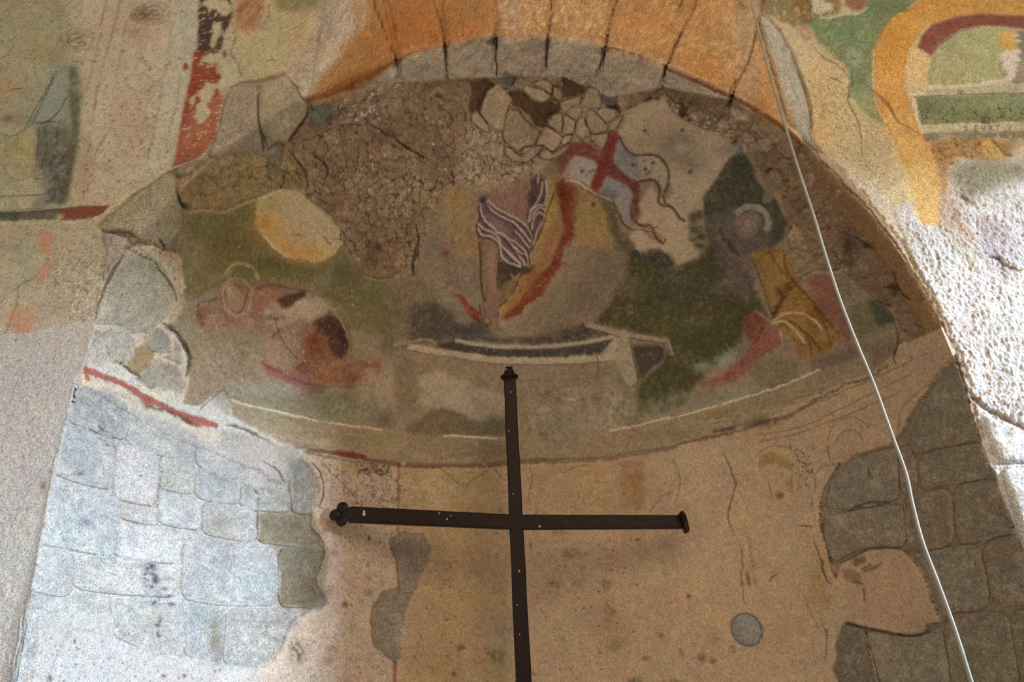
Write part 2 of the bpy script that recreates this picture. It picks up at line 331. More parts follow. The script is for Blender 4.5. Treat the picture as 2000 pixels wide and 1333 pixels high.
# speckled middle plaster
fill([(-350, 438), (0, 438), (120, 440), (190, 440), (214, 480), (212, 530), (196, 590), (184, 640), (90, 650), (-350, 700)], Fr(180, 160, 124), .7, 12, 6)
fill([(-350, 438), (100, 438), (60, 560), (-350, 640)], Fr(164, 150, 116), .5, 30, 10)
specks([(150, 470), (214, 490), (205, 560), (184, 640), (150, 630), (110, 560), (80, 520)], Fr(104, 80, 64), 1000, .5, 1.5, .7, -.0012, 21, 40); specks([(0, 440), (200, 440), (190, 640), (0, 650)], Fr(112, 88, 64), 1300, .45, 1.3, .65, -.001, 22, 20)
specks([(150, 520), (205, 540), (186, 640), (150, 640)], Fr(214, 196, 164), 160, .8, 2.4, .8, .001, 23, 20)
for P_ in ([(96, 506), (102, 514), (96, 545), (80, 552), (66, 548), (84, 524)], [(22, 600), (62, 600), (72, 618), (60, 650), (30, 654), (10, 648)], [(80, 448), (104, 455), (100, 495), (70, 495)]): fill(P_, Fr(188, 128, 88), .75, 7, 4, ('f', -1, .1))
line([(96, 506), (70, 540), (40, 555), (0, 590)], Fr(110, 88, 58), 2, .5, 2); line([(36, 556), (30, 600), (10, 650)], Fr(150, 92, 62), 3, .5, 2)
# smooth repair below
RP = [(-350, 720), (0, 656), (90, 644), (150, 630), (184, 628), (176, 700), (150, 740), (112, 890), (70, 1120), (30, 1340), (-80, 1700), (-350, 1700)]
fill(RP, AL(.64, .65, .67), id=14, h=.001, f=2, r=2, mott=.05)
fill([(150, 640), (184, 630), (176, 700), (150, 745), (132, 820)], AL(.64, .63, .62), .7, 8, 4)
for k in range(60):
    x, y = rng.random()*130, 660+rng.random()*640; q = rng.normal(2.0, .5); L = 10+rng.random()*60
    x1_, y1_ = x+L*math.cos(q), y+L*abs(math.sin(q)); 
    line([(x, y), ((x+x1_)/2+rng.normal()*3, (y+y1_)/2), (x1_, y1_)], AL(.52, .50, .46) if rng.random() < .6 else AL(.28, .26, .24), 1.4, .45, 1, h=-.0012)
specks([(0, 660), (160, 650), (30, 1333), (0, 1333)], AL(.2, .16, .13), 260, .5, 1.6, .8, -.001, 25)
blob(85, 950, 10, 18, AL(.30, .28, .25), .7, ('f', -.5, .3)); blob(30, 664, 2.5, 3, AL(.2, .07, .06), .9, hard=3)
line([(146, 760), (112, 890), (100, 960), (88, 1035), (68, 1120), (48, 1200), (30, 1300), (24, 1340)], AL(.72, .72, .70), 10, .9, 3, ('f', -1.3, -.3), h=.002); line([(168, 640), (166, 690), (152, 750)], AL(.62, .58, .54), 12, .8, 4)
for P_ in ((85, 950, 9), (62, 1155, 7), (44, 1240, 7), (30, 1310, 6), (97, 928, 7)): blob(P_[0], P_[1], P_[2]*.7, P_[2]*1.6, AL(.16, .14, .10), .7, ('s', -.3, .4))
crack([(48, 1180), (44, 1230), (34, 1280), (24, 1333)], 4, .006, AL(.14, .12, .09), .7)
crack([(72, 1215), (68, 1262), (70, 1300), (64, 1345)], 4, .008, AL(.10, .07, .04), .9)
# ---- front wall, right
FR = [(1440, -350), (2350, -350), (2350, 1700), (2230, 1700), (2090, 1340), (2000, 1078), (1950, 952), (1905, 832), (1866, 690), (1834, 620), (1802, 558), (1757, 488), (1702, 413), (1602, 306), (1584, 270), (1583, 220), (1566, 150), (1540, 95), (1510, 55), (1470, 20)]
fill(FR, Fr(190, 162, 116), id=12, h=.002, f=2, r=3)
fill([(1560, 130), (1640, 110), (1720, 230), (1800, 420), (1740, 400), (1650, 330), (1590, 290)], Fr(190, 160, 108), .8, 20, 8); blob(1690, 300, 60, 60, Fr(176, 152, 112), .6); blob(1600, 230, 24, 70, Fr(190, 148, 90), .6); blob(1540, 60, 30, 24, Fr(184, 156, 120), .7)
fill([(1440, -200), (1640, -200), (1600, 44), (1560, 58), (1530, 44), (1500, 30), (1465, 5)], Fr(124, 104, 66), .9, 4, 4); fill([(1560, -60), (1650, -60), (1640, 20), (1610, 42), (1570, 44), (1545, 20)], Fr(120, 88, 40), .8, 8, 5)
fill([(1470, -20), (1500, -20), (1500, 14), (1478, 10)], Fr(120, 78, 58), .7, 6, 3)
for k in range(26):
    x, y = 1505+rng.random()*115, -5+rng.random()*45; line([(x, y), (x+3+rng.random()*6, y+14)], Fr(176, 160, 120), 2.4, .7, 2, ('f', -.6, .2))
fill([(1585, -5), (1600, -5), (1612, 12), (1622, 6), (1625, 22), (1600, 28), (1588, 20)], Fr(184, 166, 128), .95, 1.5, 4)
GR = [(1584, 34), (1620, 34), (1680, 25), (1720, -60), (1860, -60), (1796, 2), (1745, 40), (1712, 80), (1704, 120), (1706, 165), (1716, 205), (1738, 246), (1700, 232), (1672, 200), (1656, 190), (1658, 150), (1650, 128), (1626, 104), (1594, 78), (1583, 55)]
fill(GR, Fr(112, 122, 80), .93, 5, 4); blob(1660, 60, 60, 28, Fr(88, 112, 68), .7, ('f', -.8, .5)); blob(1730, 15, 50, 22, Fr(84, 96, 62), .8, ('f', -1, .3)); blob(1668, 110, 24, 22, Fr(148, 148, 108), .8, ('f', -.6, .3)); blob(1625, 95, 16, 14, Fr(130, 118, 74), .7); blob(1690, 195, 26, 30, Fr(150, 148, 102), .8); blob(1710, 120, 14, 70, Fr(116, 122, 74), .6)
for k in range(44):
    x, y = 1600+rng.random()*100, 30+rng.random()*80; line([(x+14, y-22), (x+4, y-4), (x-2, y+10)], Fr(150, 160, 110) if k % 3 else Fr(70, 92, 56), 1.6, .45, 2, ('f', -.7, .3))
fill([(1640, -60), (1700, -60), (1686, 14), (1672, 22), (1650, 8)], Fr(136, 78, 58), .85, 4, 4); line([(1600, 35), (1625, 34), (1650, 26), (1672, 28), (1690, 16)], Fr(178, 172, 128), 3, .8, 2); fill([(1555, 50), (1578, 47), (1585, 70), (1575, 82), (1560, 72)], Fr(176, 130, 100), .85, 4, 3)
# yellow painted arch
YO = [(1900, -120), (1860, -30), (1792, 0), (1750, 30), (1722, 62), (1708, 100), (1705, 150), (1712, 195), (1730, 240), (1752, 290), (1772, 340), (1790, 390), (1800, 436), (1836, 440), (1838, 380), (1833, 340), (1824, 306), (1812, 280), (1808, 255), (1790, 235), (1782, 215), (1774, 186), (1768, 165), (1768, 130), (1776, 100), (1790, 75), (1812, 52), (1850, 35), (1900, 27), (2000, 30), (2110, 40), (2350, 60), (2350, -120)]
fill(YO, Fr(192, 134, 56), .96, 2, 3, mott=.12); fill([(1720, 220), (1780, 215), (1838, 330), (1836, 440), (1800, 436), (1760, 320)], Fr(206, 160, 88), .7, 20, 5); blob(1750, 160, 34, 40, Fr(200, 146, 80), .5); blob(1740, 90, 26, 40, Fr(186, 124, 38), .6); blob(1960, 5, 60, 26, Fr(178, 132, 76), .6, ('m', -1, .4)); blob(1712, 180, 10, 50, Fr(190, 130, 90), .4)
line([(1706, 96), (1704, 150), (1710, 196), (1730, 244)], Fr(214, 188, 136), 2, .6, 2, ('f', -1, .3))
fill([(1776, 96), (1812, 52), (1850, 90), (1822, 130), (1818, 172), (1782, 176), (1770, 150)], Fr(206, 168, 112), .95, 4, 2)
fill([(1790, 92), (1800, 68), (1822, 48), (1856, 34), (1910, 27), (2000, 31), (2110, 46), (2110, 66), (2000, 58), (1960, 52), (1912, 51), (1872, 62), (1844, 78), (1826, 96), (1818, 108), (1805, 100)], Fr(126, 64, 50), .95, 5, 2); blob(1990, 48, 40, 9, Fr(112, 72, 60), .6)
fill([(1822, 102), (1846, 80), (1876, 63), (1914, 53), (1950, 55), (1976, 80), (1990, 110), (1984, 140), (1962, 158), (1920, 166), (1850, 168), (1816, 174), (1812, 140)], Fr(166, 158, 108), .95, 3, 3)
line([(1818, 110), (1828, 94), (1848, 77), (1876, 62), (1914, 52)], Fr(110, 60, 44), 2, .7); line([(1826, 112), (1816, 150), (1818, 172)], Fr(130, 130, 90), 10, .5, 3, ('f', -1, .5)); blob(1860, 90, 30, 18, Fr(146, 144, 98), .6, ('f', -1, .6)); blob(1905, 70, 40, 10, Fr(140, 136, 96), .5, ('f', -.8, .5)); blob(1860, 145, 30, 16, Fr(150, 126, 86), .5, ('f', -.7, .5))
fill([(1948, 64), (1984, 64), (1988, 96), (1978, 104), (1955, 92)], Fr(200, 148, 74), .9, 4, 3)
fill([(1988, 62), (2110, 66), (2110, 165), (1990, 168), (1976, 160), (1984, 130), (1994, 100)], Fr(134, 122, 98), .95, 2, 4); blob(1998, 85, 10, 22, Fr(100, 100, 84), .7); blob(2010, 140, 22, 22, Fr(170, 146, 126), .6)
fill([(1955, 104), (1986, 102), (1990, 118), (1980, 140), (1975, 155), (1962, 158), (1970, 140), (1956, 128)], Fr(208, 194, 164), .95, 3, 4); line([(1985, 70), (1990, 100), (1984, 130), (1978, 152), (1960, 158), (1930, 160)], Fr(224, 210, 184), 5, .9, 3, h=.004); line([(1958, 118), (1952, 128), (1956, 142), (1966, 146)], Fr(140, 104, 64), 2.5, .7, 3)
fill([(1778, 184), (1812, 172), (1950, 164), (2110, 158), (2110, 180), (1950, 182), (1800, 187)], Fr(174, 162, 128), .95, 2, 2)
line([(1780, 184), (1806, 182), (1808, 172), (1850, 168), (1900, 168), (1960, 160)], Fr(210, 184, 144), 7, .9, 4, ('f', -.9, 0), h=.003)
fill([(1784, 190), (2110, 180), (2350, 176), (2350, 232), (2110, 236), (1795, 244), (1788, 216)], Fr(124, 124, 84), .95, 2, 2); blob(1810, 205, 26, 16, Fr(92, 92, 70), .7, ('f', -1, .2)); blob(1900, 225, 50, 16, Fr(106, 112, 66), .6, ('f', -.8, .4)); blob(1960, 200, 50, 20, Fr(140, 140, 96), .6)
specks([(1790, 215), (2000, 212), (2000, 238), (1796, 243)], Fr(70, 76, 46), 150, .8, 2.6, .8, 0, 31, 4)
line([(1786, 188), (1900, 184), (2100, 180)], Fr(84, 78, 58), 2, .7)
fill([(1794, 244), (2110, 234), (2350, 228), (2350, 250), (2110, 252), (1802, 259)], Fr(184, 168, 128), .95, 1.5, 2)
fill([(1803, 260), (2110, 251), (2350, 248), (2350, 264), (2110, 268), (1808, 276)], Fr(116, 106, 84), .92, 3, 3, ('f', -1.2, .1)); blob(1850, 268, 14, 6, Fr(186, 158, 112), .8)
fill([(1783, 190), (1790, 190), (1799, 240), (1806, 262), (1800, 262), (1790, 236)], Fr(206, 180, 136), .9, 2, 3)
def letters(txt, x, y, hgt, col, sl=-.04, w=1.7, a=.8, gap=1.25):
    G = {'M': [[(0, 1), (.12, 0), (.5, .8), (.85, 0), (1, 1)]], 'S': [[(.75, .12), (.4, 0), (.12, .18), (.35, .45), (.7, .65), (.65, .95), (.1, .95)]], 'E': [[(.1, 0), (.1, 1)], [(.1, 0), (.65, 0)], [(.1, .5), (.5, .5)], [(.1, 1), (.65, 1)]],
         'V': [[(0, 0), (.4, 1), (.8, 0)]], 'R': [[(.1, 1), (.1, 0), (.6, .08), (.55, .48), (.1, .5)], [(.3, .5), (.75, 1)]], 'T': [[(0, 0), (.8, 0)], [(.4, 0), (.4, 1)]], '.': [[(.1, .5), (.2, .5)]]}
    for c in txt:
        if c == ' ': x += hgt; continue
        for P_ in G[c]: line([(x+px*hgt, y+py*hgt+(x+px*hgt)*0+sl*px*hgt) for px, py in P_], col, w, a, .4, smooth=False)
        x += hgt*(gap if c != '.' else .8); y += sl*hgt
letters('.M.', 1862, 175, 10, Fr(88, 76, 58)); letters('.S.EVRT V', 1874, 247, 9.5, Fr(78, 68, 50), gap=1.45)
fill([(1814, 276), (1925, 272), (1965, 280), (1975, 300), (1955, 322), (1925, 318), (1870, 308), (1856, 325), (1854, 370), (1846, 400), (1838, 370), (1834, 330), (1822, 300)], Fr(162, 118, 66), .93, 4, 5); specks([(1814, 276), (1920, 272), (1900, 310), (1840, 330)], Fr(104, 66, 34), 150, .8, 2.6, .7, 0, 33, 6)
blob(1880, 290, 22, 14, Fr(174, 142, 98), .7, ('f', -.8, .3)); fill([(1918, 276), (1940, 272), (1962, 300), (1956, 322), (1944, 326), (1925, 305)], Fr(192, 152, 80), .9, 4, 3); line([(1922, 286), (1940, 310), (1950, 322)], Fr(120, 84, 42), 2.5, .6); line([(1936, 272), (1962, 300), (1975, 304)], Fr(112, 84, 54), 5, .8, 2); blob(1975, 285, 16, 18, Fr(140, 108, 78), .7); blob(1994, 296, 10, 10, Fr(206, 170, 138), .8); line(ell(1962, 262, 14, 10, 20, 200, 10), Fr(200, 180, 130), 2, .6)
for P_ in ([(1662, 125), (1662, 160), (1656, 180), (1658, 200), (1672, 228), (1682, 270), (1680, 320)], [(1580, 85), (1610, 112), (1640, 130), (1660, 158)], [(1668, 150), (1700, 175), (1735, 205), (1752, 235), (1778, 250), (1802, 262)], [(1620, 150), (1636, 156), (1650, 166)], [(1710, 178), (1738, 204), (1752, 234)]):
    line(P_, Fr(92, 72, 44), 2.6, .7, 2.5, ('m', -1.3, -.2), h=-.003, taper=True)
specks([(1560, 130), (1640, 150), (1780, 400), (1640, 320)], Fr(120, 90, 54), 700, .5, 1.6, .55, 0, 35)
line([(1440, -8), (1466, 10), (1500, 36), (1526, 70), (1548, 112), (1566, 160), (1580, 206), (1582, 262), (1600, 294), (1650, 340)], Fr(120, 88, 64), 9, .75, 3, ('f', -1, .2), h=-.006)
# lime-washed rough coat
ST = [(1745, 410), (1770, 392), (1798, 440), (1832, 445), (1845, 400), (1862, 372), (1856, 330), (1880, 312), (1930, 318), (2000, 308), (2350, 300), (2350, 1700), (2230, 1700), (2090, 1340), (2000, 1078), (1950, 952), (1905, 832), (1866, 690), (1834, 620), (1790, 530), (1765, 470)]
fill(ST, AL(.66, .665, .67), id=13, h=.006, f=4, r=6, mott=.06)
m_, s_ = area_mask(ST, 20, 6); HT[s_] += m_*(.0018*N8[s_]+.0016*M16[s_]+.0026*N4[s_]+.0016*N2[s_]+.004*M40[s_])
for pts, th in ((ST, .40), ([(1800, 560), (1990, 800), (2000, 1000), (1900, 800)], .16), ([(1780, 450), (1830, 470), (1900, 640), (1880, 800), (1840, 660)], .12)):
    fill(pts, AL(.33, .23, .16), .85, 16, 5, ('s', th, th+.25))
fill([(1832, 445), (1870, 430), (1900, 470), (1910, 520), (1890, 530), (1850, 470)], AL(.52, .48, .38), .7, 8, 5); fill([(1910, 420), (1960, 430), (1990, 470), (1985, 560), (1960, 540), (1930, 500), (1912, 500)], AL(.46, .42, .46), .8, 8, 6); fill([(1856, 330), (1900, 316), (2000, 320), (2000, 350), (1930, 380), (1880, 390), (1866, 360)], AL(.34, .33, .25), .9, 14, 8)
fill([(1835, 380), (1860, 375), (1875, 420), (1905, 450), (1895, 470), (1850, 440), (1830, 445)], AL(.50, .40, .30), .75, 6, 6); crack([(1925, 500), (1945, 504), (1960, 518), (1990, 530)], 5, .012, AL(.2, .11, .07), .85); crack([(1875, 380), (1890, 395), (1905, 405)], 4, .01, AL(.2, .1, .06), .8)
# worn edge of the coat against the arris
line([(1598, 300), (1640, 340), (1690, 395), (1735, 450), (1775, 510), (1810, 565), (1846, 640), (1872, 700), (1896, 790), (1916, 850)], Fr(140, 104, 68), 16, .85, 6, ('m', -1.2, .1), h=-.004)
line([(1740, 452), (1780, 520), (1808, 570), (1830, 612)], AL(.62, .58, .50), 5, .8, 4, ('f', -.5, .3)); fill([(1590, 292), (1620, 300), (1750, 400), (1790, 480), (1770, 470), (1700, 385), (1640, 335)], Fr(180, 156, 124), .8, 8, 5)
for P_ in ((1852, 654, 8, 10), (1875, 700, 14, 5), (1890, 745, 10, 20)): blob(*P_, AL(.7, .7, .7), .9, ('s', -.7, 0))
crack([(1892, 775), (1930, 800), (1970, 820), (2010, 850)], 10, .014, AL(.30, .23, .16), .8, 4); line([(1946, 912), (1990, 912), (2020, 908)], AL(.7, .7, .68), 4, .8, 2, h=.003)
# ================================================================== inside the apse
# rough brown render of the vault, its painted coat gone
MUD = [(598, 186), (690, 146), (775, 112), (870, 85), (968, 68), (1070, 71), (1180, 88), (1300, 125), (1430, 180), (1500, 222), (1560, 268), (1600, 308), (1700, 415), (1755, 490), (1800, 560), (1830, 620), (1862, 690), (1850, 720), (1755, 720), (1500, 640), (700, 600), (420, 480), (366, 420), (348, 372), (352, 345), (430, 308), (510, 300), (560, 285), (600, 200)]
fill(MUD, N(126, 101, 73), id=3, h=-.006, f=3, r=4)
m_, s_ = area_mask(MUD, 20, 6); HT[s_] += m_*(.0022*N8[s_]+.0028*M16[s_]+.0018*N4[s_]+.007*M40[s_]); PAINT[s_] *= (1+m_*(.10*N4[s_]+.10*M8[s_]+.08*M40[s_]))[..., None]
fill([(350, 345), (520, 295), (620, 330), (600, 380), (480, 405), (400, 412), (365, 415)], N(122, 100, 60), .6, 30, 8); fill([(1500, 260), (1700, 420), (1860, 700), (1750, 720), (1640, 560), (1540, 420), (1470, 320)], N(100, 76, 52), .6, 20, 8)
fill([(1000, 320), (1060, 300), (1080, 200), (1210, 190), (1200, 260), (1100, 290), (1050, 340), (960, 370), (880, 350), (900, 270), (930, 200), (1000, 250)], N(152, 126, 96), .85, 16, 6); blob(760, 270, 90, 50, N(98, 77, 56), .45); blob(740, 440, 60, 60, N(104, 82, 58), .4); blob(730, 500, 34, 30, N(92, 62, 38), .7, ('m', -1, .3)); blob(735, 480, 16, 12, N(60, 38, 24), .7, ('f', -.6, .3)); blob(640, 400, 24, 30, N(92, 70, 42), .6); blob(640, 215, 40, 30, N(92, 84, 68), .7); blob(700, 200, 60, 20, N(132, 110, 82), .5)
crackle([(540, 330), (640, 300), (800, 340), (900, 330), (1050, 310), (1040, 350), (900, 370), (850, 420), (810, 520), (740, 540), (680, 500), (600, 380)], 19, .003, N(58, 40, 28), .8, 3, .10, .14, ('n', -1.2, -.3), .004)
crackle([(560, 200), (980, 180), (1000, 330), (800, 350), (600, 360), (380, 400), (360, 350), (520, 300)], 30, .003, N(60, 42, 30), .75, 4, .07, .10, ('m', -.9, .1), .004)
crackle([(860, 180), (1060, 280), (1040, 350), (900, 350), (840, 300)], 14, .002, N(70, 50, 36), .65, 5, .11, .08, ('n', -.9, .1), .002)
crackle([(1440, 290), (1700, 420), (1840, 640), (1720, 700), (1640, 560), (1540, 500), (1500, 400)], 42, .006, N(58, 40, 28), .6, 6, .09, .10, ('n', -.6, .3), .007)
crackle([(1220, 190), (1320, 150), (1500, 230), (1500, 330), (1400, 270), (1320, 220)], 24, .004, N(58, 42, 30), .6, 7, .12, .12, None, .005)
specks([(640, 190), (800, 150), (1000, 300), (900, 480), (640, 420)], N(170, 150, 122), 160, .6, 2.2, .8, .001, 41); specks([(360, 350), (600, 200), (1000, 200), (1000, 340), (700, 520), (560, 370)], N(58, 40, 26), 500, .6, 2.4, .7, -.002, 42)
specks([(660, 200), (720, 180), (770, 240), (740, 250), (690, 240)], N(185, 165, 138), 70, .8, 3, .8, .001, 43); specks([(1250, 190), (1420, 210), (1470, 320), (1440, 290), (1330, 240)], N(176, 152, 124), 150, .8, 2.6, .8, .001, 44, 6); specks([(1600, 360), (1700, 440), (1650, 620), (1560, 450)], N(150, 122, 92), 200, .8, 2.4, .7, .001, 45)
for P_ in ([(715, 240), (740, 255), (770, 270), (795, 290), (830, 312)], [(785, 280), (805, 295), (828, 312)], [(612, 300), (640, 330), (625, 360)], [(560, 285), (580, 310), (600, 350), (598, 372)], [(500, 395), (520, 385), (545, 372), (560, 330)], [(1405, 300), (1440, 270)], [(812, 540), (804, 520), (815, 490), (818, 440)], [(1742, 530), (1752, 556), (1765, 575), (1778, 584)], [(1780, 630), (1820, 650), (1840, 680), (1858, 690)], [(1640, 150+300), (1700, 480), (1740, 530)], [(345, 375), (352, 398), (362, 408)], [(1330, 210), (1345, 240), (1330, 262)]):
    crack(P_, 4, .007)
for x, y, rx, ry in ((859, 189, 8, 4.5), (362, 404, 9, 6), (938, 178, 12, 12), (934, 205, 8, 16), (560, 262, 5, 8), (1333, 214, 7, 13), (1655, 480, 16, 40), (1740, 565, 12, 12), (1500, 335, 5, 5), (1690, 480, 10, 8)):
    blob(x, y, rx, ry, N(52, 36, 24), .85, ('f', -1, -.1)); R_ = int(max(rx, ry)*2); ss = (slice(y-OY-R_, y-OY+R_), slice(x-OX-R_, x-OX+R_)); yy, xx = np.mgrid[-R_:R_, -R_:R_]; HT[ss] -= .018*np.exp(-((xx/rx)**2+(yy/ry)**2)**2)
# the band where the vault meets the stones of the arch
RING = [(775, 112), (870, 85), (968, 68), (1070, 71), (1180, 88), (1300, 125), (1430, 180), (1480, 240), (1400, 232), (1330, 195), (1260, 175), (1180, 170), (1100, 150), (1000, 152), (900, 158), (780, 158), (690, 176), (620, 205), (598, 190)]
fill(RING, N(98, 76, 52), .8, 6, 6, ('m', -1.2, .2))
# hollows where lumps of render have dropped out
HOL = [[(992, 183), (1018, 178), (1035, 196), (1052, 203), (1075, 198), (1096, 208), (1094, 218), (1078, 224), (1072, 238), (1060, 248), (1050, 249), (1040, 242), (1034, 228), (1020, 214), (1004, 208), (990, 200)],
       [(1098, 134), (1120, 138), (1145, 146), (1170, 144), (1188, 160), (1192, 195), (1212, 212), (1210, 226), (1186, 210), (1178, 178), (1160, 166), (1144, 172), (1136, 184), (1100, 192), (1098, 160)],
       [(918, 160), (950, 155), (968, 170), (955, 182), (944, 200), (934, 216), (918, 222), (914, 208), (922, 190)], [(976, 142), (1010, 146), (1022, 142), (1020, 152), (1000, 170), (988, 174), (980, 160)],
       [(690, 170), (740, 160), (770, 162), (720, 178), (690, 182)], [(1326, 200), (1342, 205), (1336, 228), (1325, 226)]]
for P_ in HOL:
    fill(P_, N(84, 60, 40), .95, 2, 4, h=-.024, mott=.35); q_, w_ = area_mask(P_, 4, 4); HT[w_] += q_*(.006*N8[w_]+.004*M4[w_]+.006*M16[w_])
blob(1000, 160, 14, 9, N(92, 86, 76), .9); blob(1190, 190, 12, 16, N(84, 74, 62), .8)
# smooth band of plaster along the right edge
fill([(1545, 282), (1562, 272), (1600, 312), (1700, 420), (1755, 494), (1802, 566), (1836, 630), (1864, 695), (1850, 704), (1800, 640), (1740, 540), (1690, 462), (1640, 420), (1604, 372), (1590, 330), (1570, 300)], N(112, 82, 50), .9, 6, 5, h=.0)
# lower plaster
LP = [(584, 880), (596, 905), (615, 925), (625, 958), (622, 985), (610, 1005), (606, 1030), (624, 1050), (632, 1080), (626, 1105), (615, 1128), (620, 1150), (636, 1170), (632, 1184), (610, 1186), (590, 1202), (570, 1212), (562, 1240), (550, 1266), (536, 1292), (520, 1305), (450, 1298), (410, 1291), (370, 1284), (310, 1276), (270, 1266), (250, 1266), (222, 1240), (215, 1196), (182, 1200), (155, 1192), (143, 1172), (130, 1190), (100, 1206), (75, 1212), (70, 1290), (60, 1345), (30, 1700), (1640, 1700), (1640, 1340), (1626, 1310), (1632, 1285), (1630, 1262), (1636, 1240), (1650, 1217), (1690, 1226), (1722, 1229), (1770, 1241), (1804, 1236), (1810, 1221), (1834, 1217), (1833, 1205), (1822, 1190), (1815, 1160), (1800, 1122), (1776, 1086), (1760, 1073), (1700, 1073), (1668, 1086), (1640, 1100), (1635, 1128), (1618, 1100), (1612, 1062), (1600, 1030), (1605, 1008), (1600, 988), (1611, 958), (1622, 932), (1642, 908), (1662, 893), (1702, 879), (1742, 868), (1760, 842), (1784, 800), (1815, 758), (1832, 726), (1866, 690), (1840, 640), (1700, 700), (1500, 780), (900, 860)]
fill(LP, N(144, 115, 84), id=2, h=.006, f=2, r=3, mott=.06)
fill([(584, 880), (780, 905), (780, 1340), (400, 1500), (30, 1700), (30, 1200), (560, 1220), (640, 1100)], N(152, 127, 101), .8, 16, 6, mott=.06)
fill([(60, 1200), (540, 1180), (500, 1345), (400, 1700), (30, 1700)], AL(.50, .50, .50), .9, 44, 8, mott=.05)
fill([(780, 905), (980, 900), (1000, 1340), (1000, 1700), (770, 1700), (790, 1200)], N(138, 109, 72), .75, 14, 8, ('l', -.9, .3), mott=.10)
fill([(1010, 900), (1200, 900), (1210, 1000), (1040, 1010)], N(144, 113, 74), .6, 14, 8); fill([(1205, 903), (1255, 900), (1262, 950), (1255, 1000), (1210, 995)], N(124, 84, 46), .8, 6, 6, ('m', -1, .3)); blob(1245, 960, 14, 45, N(124, 92, 48), .5)
blob(930, 1150, 14, 200, N(118, 90, 56), .5, ('m', -.8, .4)); blob(905, 990, 20, 60, N(122, 92, 54), .4); blob(840, 960, 50, 40, N(160, 134, 98), .5, ('f', -.6, .4)); blob(870, 1200, 70, 40, N(122, 94, 56), .5, ('f', -.5, .5)); blob(860, 1290, 60, 40, N(124, 96, 60), .5)
blob(1060, 1160, 50, 30, N(124, 92, 62), .4); blob(1180, 1230, 60, 50, N(132, 102, 70), .5, ('f', -.8, .4)); blob(1420, 1080, 130, 180, N(156, 122, 84), .4); blob(1600, 1140, 22, 60, N(128, 96, 52), .7); blob(1530, 1240, 40, 30, N(126, 96, 66), .6, ('f', -.8, .4)); blob(1360, 960, 60, 120, N(152, 124, 94), .4)
fill([(1440, 850), (1860, 690), (1840, 730), (1760, 845), (1700, 880), (1640, 905), (1560, 870), (1440, 890)], N(142, 112, 80), .5, 10, 6)
fill([(1640, 1100), (1700, 1075), (1770, 1075), (1830, 1210), (1800, 1235), (1650, 1215)], N(140, 108, 78), .8, 8, 5, mott=.06)
specks([(600, 900), (780, 915), (770, 1330), (560, 1330)], N(92, 68, 50), 900, .5, 1.9, .7, -.001, 51); specks([(620, 900), (780, 915), (790, 1000), (700, 1000)], N(100, 76, 48), 500, .6, 2.2, .7, -.001, 52)
specks([(800, 1100), (1240, 1040), (1260, 1333), (800, 1333)], N(86, 58, 36), 420, .5, 2.2, .7, -.001, 53); specks([(1020, 900), (1600, 880), (1600, 1333), (1020, 1333)], N(98, 70, 48), 420, .5, 1.6, .6, -.001, 54); specks([(80, 1215), (540, 1300), (400, 1700), (60, 1700)], AL(.14, .10, .10), 900, .5, 1.9, .8, -.001, 55)
# painted lines and stains on it
line([(779, 905), (778, 930), (776, 990), (777, 1040)], N(106, 64, 42), 5, .75, 2, ('f', -1, 0)); line([(770, 1290), (769, 1345), (766, 1420)], N(120, 66, 46), 8, .85, 2)
fill([(664, 902), (745, 912), (750, 925), (700, 922), (668, 915)], N(126, 100, 48), .6, 4, 5, ('f', -.7, .1)); specks([(690, 903), (765, 910), (762, 935), (700, 922)], N(70, 46, 34), 160, .7, 2.4, .8, 0, 56, 4)
for P_ in ([(628, 902), (650, 930), (680, 955), (700, 985)], [(830, 915), (858, 912), (880, 935), (900, 948), (925, 935), (950, 918), (962, 905)], [(965, 915), (985, 940)], [(905, 925), (925, 922)], [(1035, 910), (1037, 940), (1030, 980)], [(1098, 925), (1112, 918), (1150, 905)], [(1312, 895), (1324, 930), (1326, 960), (1318, 985)], [(1310, 960), (1290, 970), (1270, 1000)]): line(P_, N(104, 74, 42), 2.2, .7, 2.5, ('f', -1.2, -.1), h=-.0015)
crack([(1409, 884), (1420, 905), (1430, 925), (1435, 950), (1424, 985), (1423, 1010), (1430, 1035), (1442, 1052)], 3, .004, N(80, 56, 36), .8); crack([(1443, 1050), (1448, 1100), (1452, 1170), (1458, 1180)], 2.5, .003, N(84, 60, 38), .7); line([(1462, 1050), (1468, 1100), (1476, 1140)], N(108, 80, 56), 8, .4, 2); fill([(1456, 1118), (1462, 1116), (1468, 1140), (1466, 1150), (1458, 1140)], N(96, 62, 48), .8, 2, 1)
crack([(1588, 1060), (1600, 1090), (1610, 1120), (1625, 1140)], 3, .004); crack([(1600, 1212), (1612, 1235), (1614, 1260), (1606, 1300)], 2.5, .004, N(84, 58, 38), .7); crack([(1584, 1030), (1560, 1028)], 2, .003); crack([(1500, 1140), (1510, 1125), (1522, 1118)], 2.5, .003); crack([(1540, 1140), (1570, 1160), (1584, 1200), (1604, 1240)], 2, .002, N(110, 78, 54), .6)
